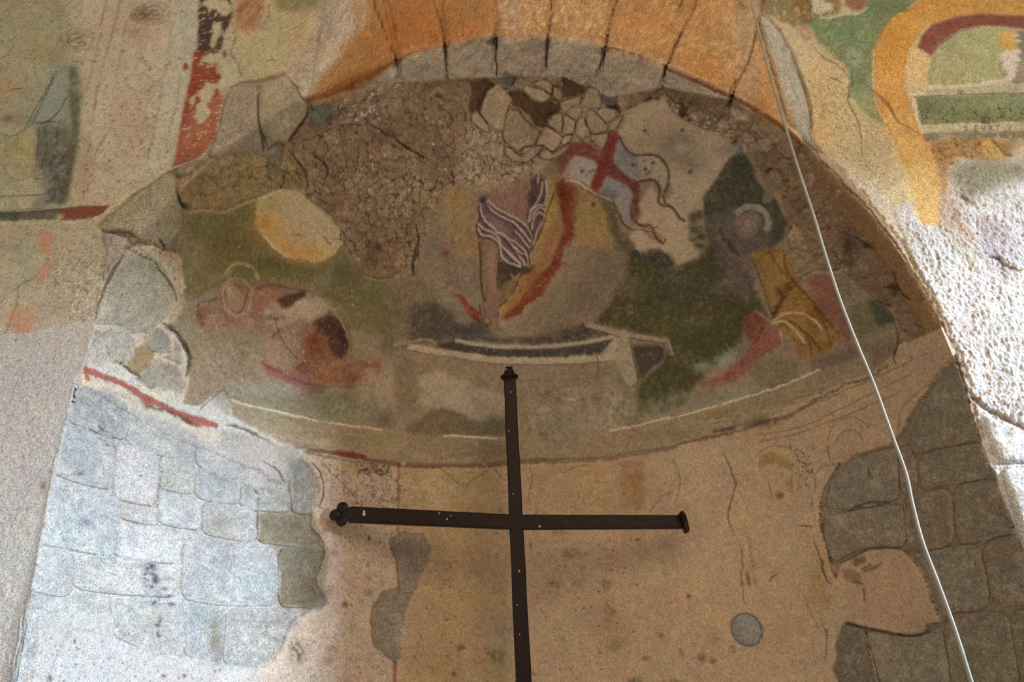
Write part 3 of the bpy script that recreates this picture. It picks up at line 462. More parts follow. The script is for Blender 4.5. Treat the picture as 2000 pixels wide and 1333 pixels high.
for P_ in (ell(1661, 872, 45, 58, 150, 320, 20), ell(1660, 880, 30, 40, 200, 330, 14), [(1615, 880), (1626, 905), (1645, 920)], ell(1518, 905, 44, 34, 215, 340, 14), [(1500, 945), (1504, 955), (1508, 968)], [(1535, 940), (1540, 958), (1550, 962), (1558, 955), (1562, 930)], [(1478, 850), (1560, 835), (1640, 800), (1700, 770), (1780, 730)], [(1484, 862), (1560, 846), (1650, 812), (1760, 765)], [(1450, 835), (1520, 815), (1600, 785), (1700, 742), (1810, 690)], [(1590, 960), (1592, 930), (1604, 912), (1640, 905)], [(1752, 840), (1760, 800), (1790, 770), (1812, 750)]):
    line(P_, N(92, 66, 42), 2.2, .65, 1.5, ('f', -1.3, -.2))
fill([(1481, 905), (1490, 888), (1512, 883), (1532, 892), (1546, 908), (1550, 930), (1552, 945), (1545, 960), (1538, 940), (1548, 925), (1530, 912), (1510, 906), (1494, 908), (1484, 915)], N(112, 86, 44), .7, 3, 3); specks([(1550, 870), (1590, 890), (1575, 960), (1560, 940)], N(88, 62, 42), 110, .7, 2.2, .7, 0, 57)
for x, y, rx, ry, c_ in ((1080, 1141, 15, 6, (84, 50, 32)), (1128, 1140, 12, 8, (104, 72, 48)), (1184, 1141, 11, 9, (84, 50, 32)), (1115, 1080, 20, 10, (96, 64, 40)), (1036, 1067, 3, 8, (80, 54, 34)), (1245, 1054, 6, 3, (96, 68, 40)), (1290, 1241, 7, 6, (112, 84, 44)), (1262, 1286, 9, 5, (112, 74, 48)), (1370, 1285, 9, 12, (88, 66, 42)), (1430, 1271, 8, 12, (96, 72, 38)), (1392, 1290, 8, 7, (98, 72, 52)), (1345, 1164, 4, 4, (64, 46, 30)), (1200, 1260, 18, 14, (100, 88, 54)), (1240, 1335, 16, 12, (56, 58, 42)), (1190, 1200, 16, 24, (108, 78, 54)), (1395, 1245, 14, 16, (120, 92, 66)), (1330, 1275, 6, 8, (118, 84, 50)), (1310, 1333, 20, 5, (86, 60, 32)), (1522, 967, 7, 8, (98, 66, 42)), (1416, 920, 3, 10, (98, 70, 48)), (1585, 985, 3, 8, (100, 72, 50)), (900, 1265, 9, 6, (90, 62, 40)), (886, 1316, 5, 5, (64, 52, 42)), (580, 1275, 16, 26, (76, 56, 34)), (653, 1082, 8, 8, (120, 98, 74)), (674, 1181, 8, 7, (80, 64, 46)), (720, 1157, 8, 9, (110, 88, 64)), (720, 1130, 6, 6, (120, 98, 74)), (719, 1103, 4, 6, (110, 88, 64)), (745, 1138, 7, 7, (130, 108, 84)), (640, 1290, 16, 12, (120, 92, 66)), (650, 1270, 14, 12, (110, 86, 60)), (720, 1052, 3, 6, (70, 48, 34)), (900, 1020, 20, 8, (120, 90, 56)), (1092, 1040, 14, 5, (90, 60, 38))):
    blob(x, y, rx, ry, N(*c_), .85, ('s', -.5, .3) if max(rx, ry) > 9 else ('f', -1.2, -.4), hard=1.6)
blob(980, 1240, 24, 34, N(92, 88, 80), .75, ('s', -.3, .4)); blob(968, 1283, 16, 12, N(48, 56, 40), .85, ('s', -.5, .2)); blob(975, 1300, 24, 40, N(88, 90, 62), .6, ('s', -.1, .5)); blob(975, 998, 22, 14, N(90, 76, 62), .6, ('s', -.2, .5))
crackle([(1040, 1050), (1140, 1040), (1130, 1180), (1060, 1140)], 16, .0015, N(104, 74, 50), .4, 8, .08, .02, ('f', -.2, .5))
crackle([(1140, 1160), (1240, 1160), (1220, 1260), (1150, 1240)], 12, .001, N(90, 62, 40), .5, 9, .10, .02, ('f', -.3, .5))
for P_ in ([(765, 1052), (790, 1041), (815, 1042), (830, 1046), (838, 1070), (836, 1092), (825, 1112), (812, 1150), (803, 1166), (792, 1190), (784, 1228), (781, 1262), (780, 1286), (768, 1293), (748, 1276), (731, 1262), (727, 1230), (727, 1188), (736, 1170), (746, 1155), (772, 1152), (779, 1146), (778, 1112), (770, 1086), (762, 1064)],):
    fill(P_, N(112, 96, 76), 1, 1.5, 4, id=0, h=-.004, mott=.12); line(P_+[P_[0]], N(84, 62, 44), 2, .5, 4)
blob(800, 1075, 34, 22, N(92, 72, 54), .6, ('f', -1, .3)); blob(780, 1230, 14, 26, N(140, 128, 106), .4)
ovl = ell(1458, 1231, 30, 35, 0, 340, 18, -35); fill(ovl, N(104, 92, 76), 1, 1.5, 2, id=0, h=-.004)
# island of plaster details: scratches
fill([(1662, 1090), (1690, 1086), (1692, 1098), (1666, 1106)], N(88, 60, 36), .8, 3, 4); fill([(1645, 1110), (1670, 1112), (1682, 1130), (1682, 1140), (1662, 1135), (1648, 1128)], N(110, 86, 60), .9, 2, 4); 
for P_ in ([(1682, 1120), (1705, 1110), (1726, 1100)], [(1686, 1112), (1700, 1104)], [(1665, 1136), (1684, 1140)], [(1686, 1150), (1688, 1170)]): line(P_, N(84, 58, 36), 5, .75, 3, ('f', -1, 0), h=-.003, taper=True)

# ---- the painted vault: mount scene of an apse fresco
FRS = [(366, 416), (400, 411), (430, 413), (450, 412), (470, 401), (505, 389), (530, 378), (552, 370), (582, 370), (600, 381), (620, 404), (645, 421), (660, 441), (668, 470), (680, 492), (692, 512), (702, 534), (735, 545), (762, 540), (782, 530), (800, 540), (812, 540), (816, 500), (826, 462), (850, 432), (856, 398), (872, 366), (900, 360), (935, 371), (960, 376), (1000, 370), (1030, 358), (1044, 342), (1062, 328), (1086, 300), (1112, 280), (1150, 276), (1192, 268), (1204, 262), (1210, 248), (1212, 226), (1226, 214), (1252, 204), (1282, 194), (1302, 192), (1312, 216), (1330, 231), (1352, 240), (1372, 250), (1402, 262), (1420, 272), (1442, 290), (1456, 300), (1472, 302), (1482, 330), (1492, 350), (1512, 372), (1526, 382), (1532, 402), (1536, 430), (1531, 470), (1536, 500), (1546, 530), (1561, 546), (1578, 538), (1600, 530), (1612, 531), (1640, 531), (1656, 541), (1672, 560), (1692, 570), (1702, 580), (1746, 602), (1756, 640), (1746, 690), (1704, 726), (1612, 763), (1540, 790), (1500, 817), (1432, 839), (1337, 862), (1287, 875), (1180, 891), (1084, 900), (990, 901), (850, 907), (763, 904), (669, 893), (584, 876), (500, 847), (455, 814), (450, 790), (430, 763), (412, 771), (390, 794), (356, 786), (362, 760), (371, 720), (366, 690), (346, 650), (330, 636), (350, 602), (348, 560), (352, 520), (356, 470), (370, 440)]
fill(FRS, N(122, 100, 72), id=1, h=.004, f=2, r=3)
fill([(356, 600), (500, 620), (520, 740), (430, 760), (400, 790), (356, 786), (370, 720)], N(120, 98, 68), .85, 16, 8)
# left: green hills, pale disc
fill([(366, 414), (430, 412), (470, 400), (505, 388), (508, 430), (530, 480), (560, 508), (610, 516), (650, 502), (668, 480), (690, 520), (735, 545), (790, 590), (780, 650), (740, 660), (690, 640), (650, 590), (600, 555), (550, 545), (500, 560), (430, 560), (380, 580), (352, 580), (352, 480)], N(100, 88, 46), .9, 10, 6); blob(450, 480, 40, 40, N(86, 72, 30), .6); blob(385, 500, 30, 50, N(122, 112, 80), .6, ('m', -.8, .4)); blob(540, 515, 60, 18, N(76, 68, 34), .6); blob(620, 530, 60, 14, N(88, 76, 40), .6); blob(670, 540, 26, 26, N(76, 72, 56), .7, ('f', -1, .3)); blob(632, 545, 14, 22, N(112, 106, 84), .6, rot=.6); blob(700, 580, 50, 40, N(96, 84, 50), .6); blob(755, 600, 26, 50, N(84, 72, 34), .5, ('m', -.6, .5)); blob(430, 540, 20, 14, N(124, 112, 74), .5)
fill([(500, 402), (512, 382), (550, 368), (585, 374), (612, 404), (640, 424), (662, 446), (670, 474), (652, 500), (630, 510), (612, 514), (592, 507), (562, 505), (536, 488), (514, 466), (500, 436)], N(152, 128, 90), .97, 2.5, 2, mott=.05)
fill([(500, 402), (520, 396), (545, 440), (580, 470), (640, 490), (650, 500), (612, 514), (562, 505), (514, 466), (500, 436)], N(166, 122, 58), .8, 20, 5); blob(520, 440, 20, 22, N(172, 116, 44), .75); blob(590, 490, 40, 16, N(166, 118, 52), .7); blob(530, 395, 34, 20, N(132, 120, 68), .6); blob(610, 440, 40, 40, N(146, 124, 92), .6)
line([(514, 468), (536, 490), (562, 506), (592, 508), (612, 515), (652, 501), (671, 474)], N(96, 76, 38), 2.5, .5, 2); line([(516, 462), (540, 487), (560, 500)], N(184, 152, 96), 3, .7, 2); crack([(570, 455), (590, 460), (600, 470)], 2, .002, N(90, 68, 44), .6); crack([(632, 462), (645, 476)], 2.5, .002); crack([(652, 468), (668, 466)], 2, .002)
# left sleeping figure
fill([(380, 600), (395, 588), (415, 590), (430, 560), (445, 545), (470, 548), (500, 566), (530, 555), (572, 562), (612, 580), (640, 600), (668, 632), (682, 680), (700, 702), (750, 706), (746, 738), (700, 757), (640, 756), (600, 768), (560, 748), (520, 730), (514, 706), (522, 690), (500, 655), (455, 642), (400, 648), (378, 622)], N(124, 92, 66), .8, 8, 6)
fill([(478, 580), (500, 562), (540, 560), (560, 590), (560, 640), (540, 660), (500, 640), (450, 640), (440, 610)], N(134, 86, 66), .8, 10, 6, ('m', -1.1, .2)); fill([(382, 602), (400, 600), (402, 640), (388, 642), (377, 622)], N(110, 60, 34), .8, 8, 5); blob(560, 680, 40, 40, N(138, 106, 82), .7, ('m', -.9, .4)); blob(430, 620, 30, 20, N(132, 92, 66), .5)
for P_, w_ in (([(380, 600), (400, 588), (430, 584)], 3), ([(486, 560), (478, 590), (470, 612)], 3.5), ([(500, 566), (530, 556), (560, 560), (600, 566)], 3.5), ([(606, 600), (630, 604), (650, 612)], 3), ([(540, 640), (556, 676), (580, 700)], 4), ([(512, 706), (560, 732), (604, 752)], 4), ([(560, 600), (545, 640), (530, 660)], 3), ([(580, 720), (600, 700), (612, 680)], 4), ([(600, 752), (650, 756), (700, 756), (742, 742)], 3.5)): line(P_, N(70, 42, 30), w_, .6, 3, ('f', -1.2, .1))
fill([(600, 650), (620, 618), (650, 610), (672, 640), (684, 680), (672, 700), (640, 705), (636, 740), (600, 740), (585, 710)], N(112, 62, 34), .75, 14, 7, ('m', -1.1, .2)); blob(608, 668, 26, 22, N(116, 56, 26), .7); blob(590, 725, 22, 18, N(100, 48, 24), .75, ('f', -.8, .2))
fill([(612, 618), (636, 606), (645, 620), (668, 628), (682, 662), (684, 690), (672, 704), (655, 700), (640, 660), (618, 645)], N(66, 44, 34), .9, 7, 6, ('f', -1.2, 0)); blob(670, 655, 12, 22, N(52, 34, 30), .8)
line([(636, 596), (658, 616), (674, 642), (682, 672), (678, 700)], N(120, 92, 56), 5, .75, 2); line([(642, 600), (662, 622), (676, 648)], N(148, 120, 82), 2, .5)
fill([(510, 612), (540, 590), (572, 598), (600, 570), (622, 575), (640, 595), (640, 615), (610, 630), (580, 625), (550, 640), (515, 636)], N(148, 124, 94), .8, 6, 6, ('m', -1.2, .1)); blob(585, 596, 22, 12, N(152, 130, 100), .7)
fill([(538, 590), (560, 574), (586, 566), (600, 570), (586, 582), (570, 600), (552, 604)], N(66, 42, 28), .85, 5, 4); blob(545, 560, 40, 8, N(92, 56, 32), .6, ('f', -.6, .3)); blob(532, 622, 24, 6, N(84, 62, 46), .6)
fill([(518, 690), (525, 712), (560, 726), (610, 738), (604, 762), (560, 746), (522, 728), (514, 708)], N(126, 72, 58), .8, 5, 4, ('f', -1.2, 0)); line([(516, 712), (560, 736), (604, 750)], N(88, 42, 34), 3, .6, 2); fill([(598, 745), (640, 755), (625, 775), (595, 778), (588, 762)], N(98, 60, 46), .7, 8, 5)
fill([(600, 718), (650, 712), (744, 705), (746, 738), (704, 756), (640, 756), (604, 748)], N(124, 74, 42), .85, 6, 6, ('m', -1.3, 0)); blob(640, 725, 34, 16, N(142, 96, 52), .7, ('f', -.7, .4)); blob(700, 738, 36, 12, N(116, 60, 36), .6)
line(ell(462, 580, 28, 36, 0, 360, 28, -12), N(150, 124, 86), 3.5, .55, 3, ('f', -1, .1)); line(ell(458, 583, 20, 27, 0, 360, 24, -12), N(98, 66, 44), 2.5, .5, 2, ('f', -1, .2)); fill(ell(458, 585, 17, 24, 0, 350, 16, -10), N(142, 110, 76), .6, 4, 4); line(ell(470, 548, 32, 32, 200, 360, 16), N(148, 128, 86), 7, .6, 4, ('f', -.9, .1)); line([(432, 552), (452, 542), (470, 546)], N(92, 58, 38), 3, .6, 3, ('f', -.8, .2)); blob(447, 563, 6, 12, N(164, 140, 106), .5, ('f', -.6, .4))
for k in range(26):
    x, y = 400+rng.random()*180, 575+rng.random()*130; line([(x, y), (x+6, y+12+rng.random()*16), (x+4+rng.random()*16, y+30)], N(88, 58, 42) if k % 2 else N(160, 134, 104), 2.2, .35, 3, ('f', -.6, .3))
# ground under it
fill([(430, 750), (520, 745), (600, 775), (700, 760), (760, 760), (760, 820), (690, 825), (600, 810), (520, 795), (455, 780)], N(104, 96, 66), .8, 12, 8, ('m', -1.1, .3)); blob(640, 790, 50, 22, N(88, 82, 50), .7, ('f', -1, .3)); blob(700, 800, 50, 16, N(120, 116, 92), .6, ('f', -.5, .4)); blob(750, 820, 16, 16, N(72, 60, 44), .75, ('f', -.7, .2)); blob(480, 760, 60, 18, N(124, 112, 84), .5); blob(560, 760, 30, 12, N(134, 118, 96), .6)
fill([(700, 730), (770, 710), (790, 760), (760, 800), (700, 780)], N(136, 114, 86), .7, 12, 8, ('m', -1, .3))
# middle ground, clouds
fill([(740, 545), (815, 540), (860, 580), (960, 640), (960, 660), (840, 668), (780, 690), (740, 690)], N(100, 84, 58), .8, 14, 8); fill([(800, 600), (850, 590), (940, 625), (960, 655), (880, 664), (800, 668)], N(72, 62, 50), .85, 10, 6); blob(910, 645, 30, 12, N(62, 58, 50), .7, ('f', -.9, .3)); blob(1110, 640, 50, 24, N(66, 56, 44), .8, ('m', -1, .4)); blob(1080, 615, 30, 16, N(74, 68, 46), .7, ('f', -1, .2)); blob(830, 520, 20, 40, N(112, 90, 68), .5)
fill([(826, 470), (852, 430), (860, 400), (900, 470), (938, 500), (940, 560), (930, 600), (890, 580), (850, 560), (830, 520)], N(116, 94, 72), .8, 12, 8); fill([(862, 375), (930, 368), (935, 430), (936, 500), (900, 500), (870, 470), (858, 420)], N(134, 102, 64), .8, 16, 6); blob(885, 385, 20, 14, N(142, 104, 44), .6); blob(925, 480, 12, 22, N(142, 106, 48), .6); fill([(862, 390), (885, 395), (880, 450), (862, 430)], N(140, 112, 80), .5, 10, 6)
for P_ in (ell(905, 535, 20, 18, 160, 420, 16), ell(912, 550, 11, 11, 100, 360, 12), ell(885, 570, 16, 24, 60, 300, 14), ell(858, 545, 12, 26, 200, 400, 12), [(860, 400), (874, 412), (868, 430), (884, 440)], [(885, 520), (892, 548), (884, 575)]): line(P_, N(88, 68, 50), 6, .3, 5, ('f', -.8, .5), soft=3); line([(x-4, y-3) for x, y in P_], N(146, 122, 94), 4, .25, 5, ('f', -.6, .5), soft=3)
fill([(886, 572), (905, 580), (922, 600), (938, 612), (940, 634), (920, 624), (905, 606)], N(126, 48, 26), .9, 5, 4, ('m', -1.4, -.2)); blob(868, 493, 8, 7, N(118, 52, 32), .8); line([(868, 500), (876, 530), (880, 560)], N(118, 76, 54), 8, .5, 4); fill([(850, 590), (880, 582), (930, 630), (900, 635)], N(126, 104, 80), .6, 8, 6)
# the rising figure
fill([(936, 385), (962, 374), (1000, 366), (1030, 352), (1044, 345), (1046, 370), (1034, 392), (1030, 432), (1020, 442), (980, 408), (950, 390)], N(122, 86, 68), .92, 4, 3); blob(1000, 385, 26, 18, N(130, 92, 74), .6)
def zq(P_): return [(840+x/4.1667, 330+y/4.1667) for x, y in P_]
fill(zq([(960, 120), (1000, 60), (1090, 0), (1120, 60), (1080, 160), (1040, 300), (1000, 420), (960, 500), (920, 600), (840, 660), (820, 700), (830, 800), (900, 850), (800, 1000), (700, 1120), (620, 1230), (560, 1240), (560, 1130), (640, 1050), (740, 880), (780, 800), (820, 640), (900, 450), (950, 280)]), N(148, 112, 58), .92, 6, 4)
fill(zq([(1020, 130), (1080, 80), (1210, 90), (1220, 200), (1190, 380), (1196, 530), (1140, 620), (1090, 690), (1090, 780), (1020, 880), (960, 970), (860, 1050), (740, 1170), (620, 1230), (560, 1250), (600, 1180), (720, 1080), (840, 920), (900, 860), (980, 780), (1040, 620), (1080, 500), (1060, 380), (1040, 250)]), N(124, 52, 26), .93, 5, 4, mott=.14)
fill(zq([(1000, 420), (1040, 400), (1060, 500), (1000, 700), (900, 850), (800, 960), (700, 1100), (600, 1200), (590, 1130), (700, 1000), (800, 830), (860, 800), (920, 640)]), N(150, 90, 36), .7, 14, 5); blob(1095, 370, 12, 24, N(112, 38, 18), .6); blob(1040, 555, 30, 22, N(132, 74, 34), .6, rot=-.8)
fill(zq([(1100, 700), (1120, 680), (1200, 560), (1190, 720), (1080, 800), (1000, 950), (860, 1080), (760, 1180), (580, 1290), (560, 1250), (740, 1180), (900, 1040), (1080, 800)]), N(132, 110, 86), .8, 8, 5)
line(zq([(1000, 200), (960, 330), (920, 470), (860, 600), (830, 660)]), N(74, 48, 30), 3, .75, 1.5); line(zq([(1120, 0), (1060, 100), (1000, 210)]), N(96, 64, 32), 3, .6)
fill(zq([(540, 930), (720, 860), (745, 870), (700, 960), (640, 1050), (560, 1130), (520, 1120)]), N(112, 84, 50), .9, 3, 3); fill(zq([(550, 740), (760, 790), (860, 820), (800, 870), (700, 880), (560, 960), (545, 900)]), N(70, 54, 40), .92, 4, 4, mott=.2); line(zq([(740, 860), (700, 950), (640, 1050), (560, 1120)]), N(70, 46, 30), 3, .7); line(zq([(655, 850), (665, 880), (700, 890), (730, 850)]), N(140, 112, 80), 2.5, .6)
fill(zq([(385, 560), (400, 520), (480, 560), (550, 600), (565, 700), (550, 800), (545, 960), (540, 1080), (520, 1130), (480, 1130), (430, 1080), (412, 960), (405, 800), (390, 660)]), N(116, 82, 60), .96, 3, 2); blob(958, 505, 11, 40, N(138, 104, 80), .7); blob(963, 560, 8, 30, N(134, 102, 78), .6)
line(zq([(392, 600), (408, 760), (410, 900), (420, 1020), (440, 1080)]), N(56, 38, 28), 3.5, .8); line(zq([(565, 640), (560, 760), (545, 880), (548, 980)]), N(62, 44, 32), 3, .7)
fill(zq([(395, 1120), (440, 1095), (520, 1130), (545, 1180), (550, 1290), (520, 1335), (480, 1320), (440, 1250), (410, 1180)]), N(118, 86, 64), .9, 3, 3); line(zq([(395, 1110), (410, 1180), (430, 1240), (470, 1290), (480, 1330)]), N(66, 44, 32), 3, .7); line(zq([(545, 1130), (552, 1200), (548, 1300)]), N(66, 44, 32), 2.5, .6); line(zq(ell(460, 1240, 28, 36, 0, 360, 12)), N(74, 50, 38), 2.5, .6)
for P_ in ([(412, 1102), (432, 1128), (445, 1190)], [(500, 1310), (512, 1332)], [(470, 1280), (500, 1270)]): line(zq(P_), N(74, 50, 38), 2.2, .6)
CLO = zq([(400, 240), (450, 226), (490, 270), (560, 312), (650, 365), (720, 405), (785, 455), (828, 530), (834, 640), (805, 700), (808, 790), (765, 806), (700, 795), (640, 775), (590, 740), (572, 690), (560, 640), (520, 592), (440, 574), (400, 560), (378, 470), (398, 400), (392, 300)])
fill(CLO, N(96, 72, 66), .97, 2, 1); blob(975, 440, 30, 10, N(134, 108, 94), .5, rot=.6); blob(1010, 425, 22, 7, N(124, 98, 84), .5, rot=.6)
HLc = N(158, 134, 114)
for k, P_ in enumerate(([(405, 290), (412, 350), (450, 425), (520, 475), (545, 520), (610, 555), (690, 650), (750, 740), (775, 785)], [(455, 265), (500, 330), (580, 385), (670, 425), (745, 500), (815, 590)], [(470, 255), (540, 318), (650, 375), (730, 420), (795, 480), (832, 555)], [(385, 440), (440, 490), (505, 512), (556, 562), (580, 620), (650, 690), (735, 775)], [(388, 480), (420, 535), (500, 548), (560, 610), (580, 700), (640, 760), (730, 795)], [(545, 510), (605, 535), (665, 605), (740, 680), (790, 705), (792, 785)], [(640, 560), (700, 602), (770, 662), (800, 740)], [(600, 640), (660, 710), (720, 760)], [(690, 500), (760, 580), (812, 640)])):
    line(zq(P_), HLc, 3.6 if k < 5 else 2.8, .8, 1, ('f', -1.8, -.5)); line([(x-3, y+4) for x, y in zq(P_)], N(66, 46, 44), 3.2, .55, 1)
line(zq([(395, 300), (398, 400), (375, 460), (390, 560)]), N(58, 40, 32), 3, .7); blob(941, 390, 7, 7, N(60, 42, 38), .8); line(zq([(830, 640), (800, 700), (812, 790)]), N(56, 38, 30), 3, .7)
fill(zq([(815, 100), (850, 60), (885, 28), (935, 80), (955, 180), (935, 280), (935, 370), (915, 470), (860, 610), (835, 560), (800, 480), (778, 400), (800, 300), (785, 220), (830, 150)]), N(84, 60, 54), .95, 2, 2); blob(1042, 395, 8, 16, N(62, 42, 40), .6)
for P_ in ([(915, 110), (905, 190), (865, 270), (815, 330)], [(938, 90), (948, 190), (925, 290), (880, 290), (820, 345), (798, 430)], [(935, 380), (885, 355), (845, 400), (828, 490)], [(880, 40), (875, 110)], [(932, 330), (890, 310), (850, 350), (810, 420)], [(905, 440), (870, 510), (850, 590)]): line(zq(P_), HLc, 3, .75, 1, ('f', -1.7, -.4))
SKY = [(1212, 262), (1228, 216), (1254, 206), (1300, 194), (1314, 218), (1352, 242), (1402, 264), (1440, 292), (1428, 310), (1410, 340), (1392, 360), (1376, 382), (1372, 408), (1342, 420), (1346, 466), (1366, 500), (1326, 520), (1312, 496), (1272, 486), (1242, 488), (1232, 462), (1246, 440), (1262, 460), (1290, 478), (1300, 466), (1280, 446), (1240, 430), (1250, 390), (1270, 360), (1300, 390), (1316, 380), (1300, 340), (1308, 320), (1290, 302), (1240, 298), (1222, 280)]
fill(SKY, N(152, 126, 95), .9, 5, 3, mott=.06); blob(1330, 288, 44, 40, N(92, 80, 68), .75, ('m', -1, .4)); blob(1350, 320, 34, 14, N(88, 76, 56), .6, ('f', -.6, .4)); blob(1270, 270, 30, 24, N(128, 102, 66), .5); blob(1425, 292, 22, 14, N(104, 96, 84), .7, ('f', -1, .2))
# banner
fill([(1056, 348), (1088, 302), (1112, 282), (1150, 278), (1200, 268), (1216, 300), (1240, 330), (1200, 460), (1150, 390), (1100, 352)], N(120, 92, 62), .5, 8, 5)
fill([(1122, 368), (1176, 384), (1196, 420), (1206, 470), (1180, 492), (1140, 484), (1120, 440)], N(136, 104, 58), .8, 16, 6); blob(1172, 440, 24, 26, N(144, 110, 52), .6); fill([(1168, 385), (1198, 400), (1212, 450), (1240, 480), (1234, 530), (1206, 520), (1200, 470), (1180, 420)], N(78, 66, 48), .8, 8, 6)
def zb(P_): return [(1080+x/5.1267, 240+y/5.1267) for x, y in P_]
fill(zb([(60, 540), (100, 400), (200, 330), (300, 330), (400, 380), (450, 420), (380, 660), (300, 590), (190, 560)]), N(142, 122, 106), .95, 3, 2); blob(1105, 325, 10, 26, N(118, 92, 78), .6); fill(zb([(400, 120), (470, 90), (560, 100), (530, 200), (500, 280), (440, 230), (470, 200), (430, 170)]), N(148, 128, 106), .9, 2, 2)
fill(zb([(40, 420), (80, 300), (180, 200), (290, 180), (400, 215), (500, 280), (540, 400), (450, 420), (400, 370), (300, 330), (210, 335), (140, 420), (70, 560), (60, 500)]), N(116, 60, 46), .93, 3, 2, ('m', -1.9, -.6)); fill(zb([(0, 380), (60, 280), (150, 220), (100, 380), (60, 520)]), N(98, 70, 42), .7, 8, 4)
fill(zb([(560, 80), (660, 100), (650, 200), (610, 300), (600, 400), (540, 520), (500, 640), (460, 700), (375, 650), (440, 440), (500, 290)]), N(124, 50, 40), .96, 2, 2)
fill(zb([(520, 400), (600, 395), (680, 470), (780, 560), (860, 580), (870, 680), (860, 760), (870, 900), (850, 1000), (790, 1010), (770, 850), (800, 720), (760, 640), (640, 580), (540, 540)]), N(112, 52, 42), .93, 3, 2, ('m', -1.9, -.5)); fill(zb([(830, 700), (880, 740), (890, 960), (800, 1000), (800, 860)]), N(84, 64, 50), .7, 6, 4)
fill(zb([(640, 200), (680, 150), (720, 240), (800, 310), (960, 320), (1060, 340), (1140, 440), (1160, 540), (1130, 680), (1060, 600), (980, 560), (860, 590), (760, 540), (660, 460), (605, 390), (620, 290)]), N(138, 118, 92), .95, 2, 1); fill(zb([(640, 200), (690, 200), (760, 300), (860, 330), (860, 560), (760, 530), (660, 450), (610, 380)]), N(112, 104, 98), .8, 10, 3)
fill(zb([(540, 540), (640, 590), (760, 650), (795, 720), (770, 850), (770, 960), (800, 1020), (720, 990), (660, 880), (620, 780), (520, 720), (480, 690)]), N(124, 114, 104), .94, 3, 2); fill(zb([(470, 690), (560, 650), (660, 720), (640, 790), (540, 740)]), N(90, 82, 70), .7, 6, 4)
for P_ in ([(130, 590), (200, 570), (280, 600), (350, 670), (420, 710), (520, 755), (600, 800), (650, 900), (720, 1000), (800, 1055), (900, 1060), (980, 1080)],): 
    line(zb(P_), N(92, 60, 42), 6, .85, 1); line([(x, y-1) for x, y in zb(P_)], N(160, 136, 110), 2.2, .85, 1)
for P_, w_ in (([(660, 130), (700, 220), (760, 290), (830, 320), (920, 315), (1010, 325), (1090, 370), (1145, 450), (1160, 540), (1145, 620), (1120, 690)], 4.5), ([(850, 590), (920, 570), (990, 565), (1040, 600), (1065, 660), (1060, 730), (1060, 790), (1110, 830), (1170, 830), (1220, 880), (1260, 950), (1310, 985)], 5.5), ([(1100, 730), (1120, 790), (1170, 830)], 4), ([(790, 850), (790, 930), (840, 1000), (900, 1030), (960, 1020), (1000, 1050), (1020, 1120), (1060, 1180), (1110, 1210)], 4.5), ([(1060, 1180), (1110, 1200), (1130, 1160)], 3.5), ([(1000, 1050), (1040, 1040)], 2.5), ([(600, 800), (650, 890), (700, 1000), (770, 1060)], 4)):
    line(zb(P_), N(84, 54, 36), w_, .85, 1.2)
line(zb([(690, 140), (720, 210), (790, 290)]), N(150, 124, 96), 2, .5); line(zb([(920, 1040), (990, 1040), (1020, 1100)]), N(140, 72, 56), 3, .6); line(zb([(170, 580), (260, 600), (340, 665)]), N(180, 158, 132), 3, .7, 1)
for x, y, q in ((293, 482, 4), (1000, 400, 4), (925, 460, 4.5), (935, 510, 3), (965, 490, 3), (905, 380, 2), (800, 415, 3.5), (1295, 70, 4), (915, 78, 4), (950, 115, 2.5), (1365, 490, 4), (1385, 470, 2.5), (400, 820, 5)): blob(1080+x/5.1267, 240+y/5.1267, q, q, N(66, 48, 32), .8, ('f', -1.2, -.2), hard=2)
crack(zb([(430, 470), (370, 480), (340, 530), (350, 560)]), 2, .002); fill(zb([(430, 120), (450, 170), (490, 190), (450, 215), (410, 180), (400, 140)]), N(104, 82, 58), .9, 1.5, 2)
# sky and hill on the right
fill([(1424, 308), (1452, 300), (1472, 330), (1482, 360), (1502, 384), (1522, 394), (1536, 430), (1532, 470), (1480, 500), (1430, 500), (1384, 470), (1378, 430), (1376, 386), (1402, 346)], N(66, 62, 44), .93, 5, 4); blob(1450, 330, 20, 26, N(58, 58, 42), .6); blob(1400, 400, 20, 20, N(78, 72, 54), .6)
for k in range(16): x, y = 1352+rng.random()*34, 404+rng.random()*78; blob(x, y, 6+rng.random()*6, 4+rng.random()*4, N(62, 62, 38), .8, ('s', -.7, .1))
HILL = [(1210, 560), (1228, 520), (1232, 500), (1246, 498), (1270, 496), (1290, 490), (1302, 500), (1322, 524), (1366, 500), (1392, 460), (1450, 510), (1482, 580), (1502, 620), (1448, 636), (1440, 670), (1412, 700), (1366, 740), (1332, 790), (1276, 812), (1240, 806), (1246, 750), (1290, 710), (1308, 670), (1222, 642), (1158, 632), (1190, 590)]
fill(HILL, N(70, 62, 34), .95, 8, 5); blob(1350, 560, 60, 30, N(72, 68, 56), .7, ('m', -.9, .4)); blob(1320, 640, 80, 40, N(80, 76, 38), .5); blob(1400, 660, 50, 26, N(60, 58, 36), .6, ('f', -.7, .4)); blob(1420, 552, 22, 10, N(106, 98, 62), .8, ('f', -1, .1)); blob(1370, 630, 16, 10, N(96, 88, 62), .5); blob(1230, 560, 22, 16, N(92, 82, 46), .6)
fill([(1236, 486), (1246, 488), (1252, 496), (1268, 494), (1272, 486), (1290, 488), (1306, 500), (1318, 520), (1300, 530), (1276, 510), (1256, 502), (1242, 504), (1230, 510)], N(60, 56, 44), .92, 2, 2); line([(1270, 492), (1282, 488), (1300, 496)], N(118, 104, 78), 2, .5); line([(1228, 500), (1220, 530), (1206, 560), (1190, 580)], N(60, 52, 38), 3, .7, 3)
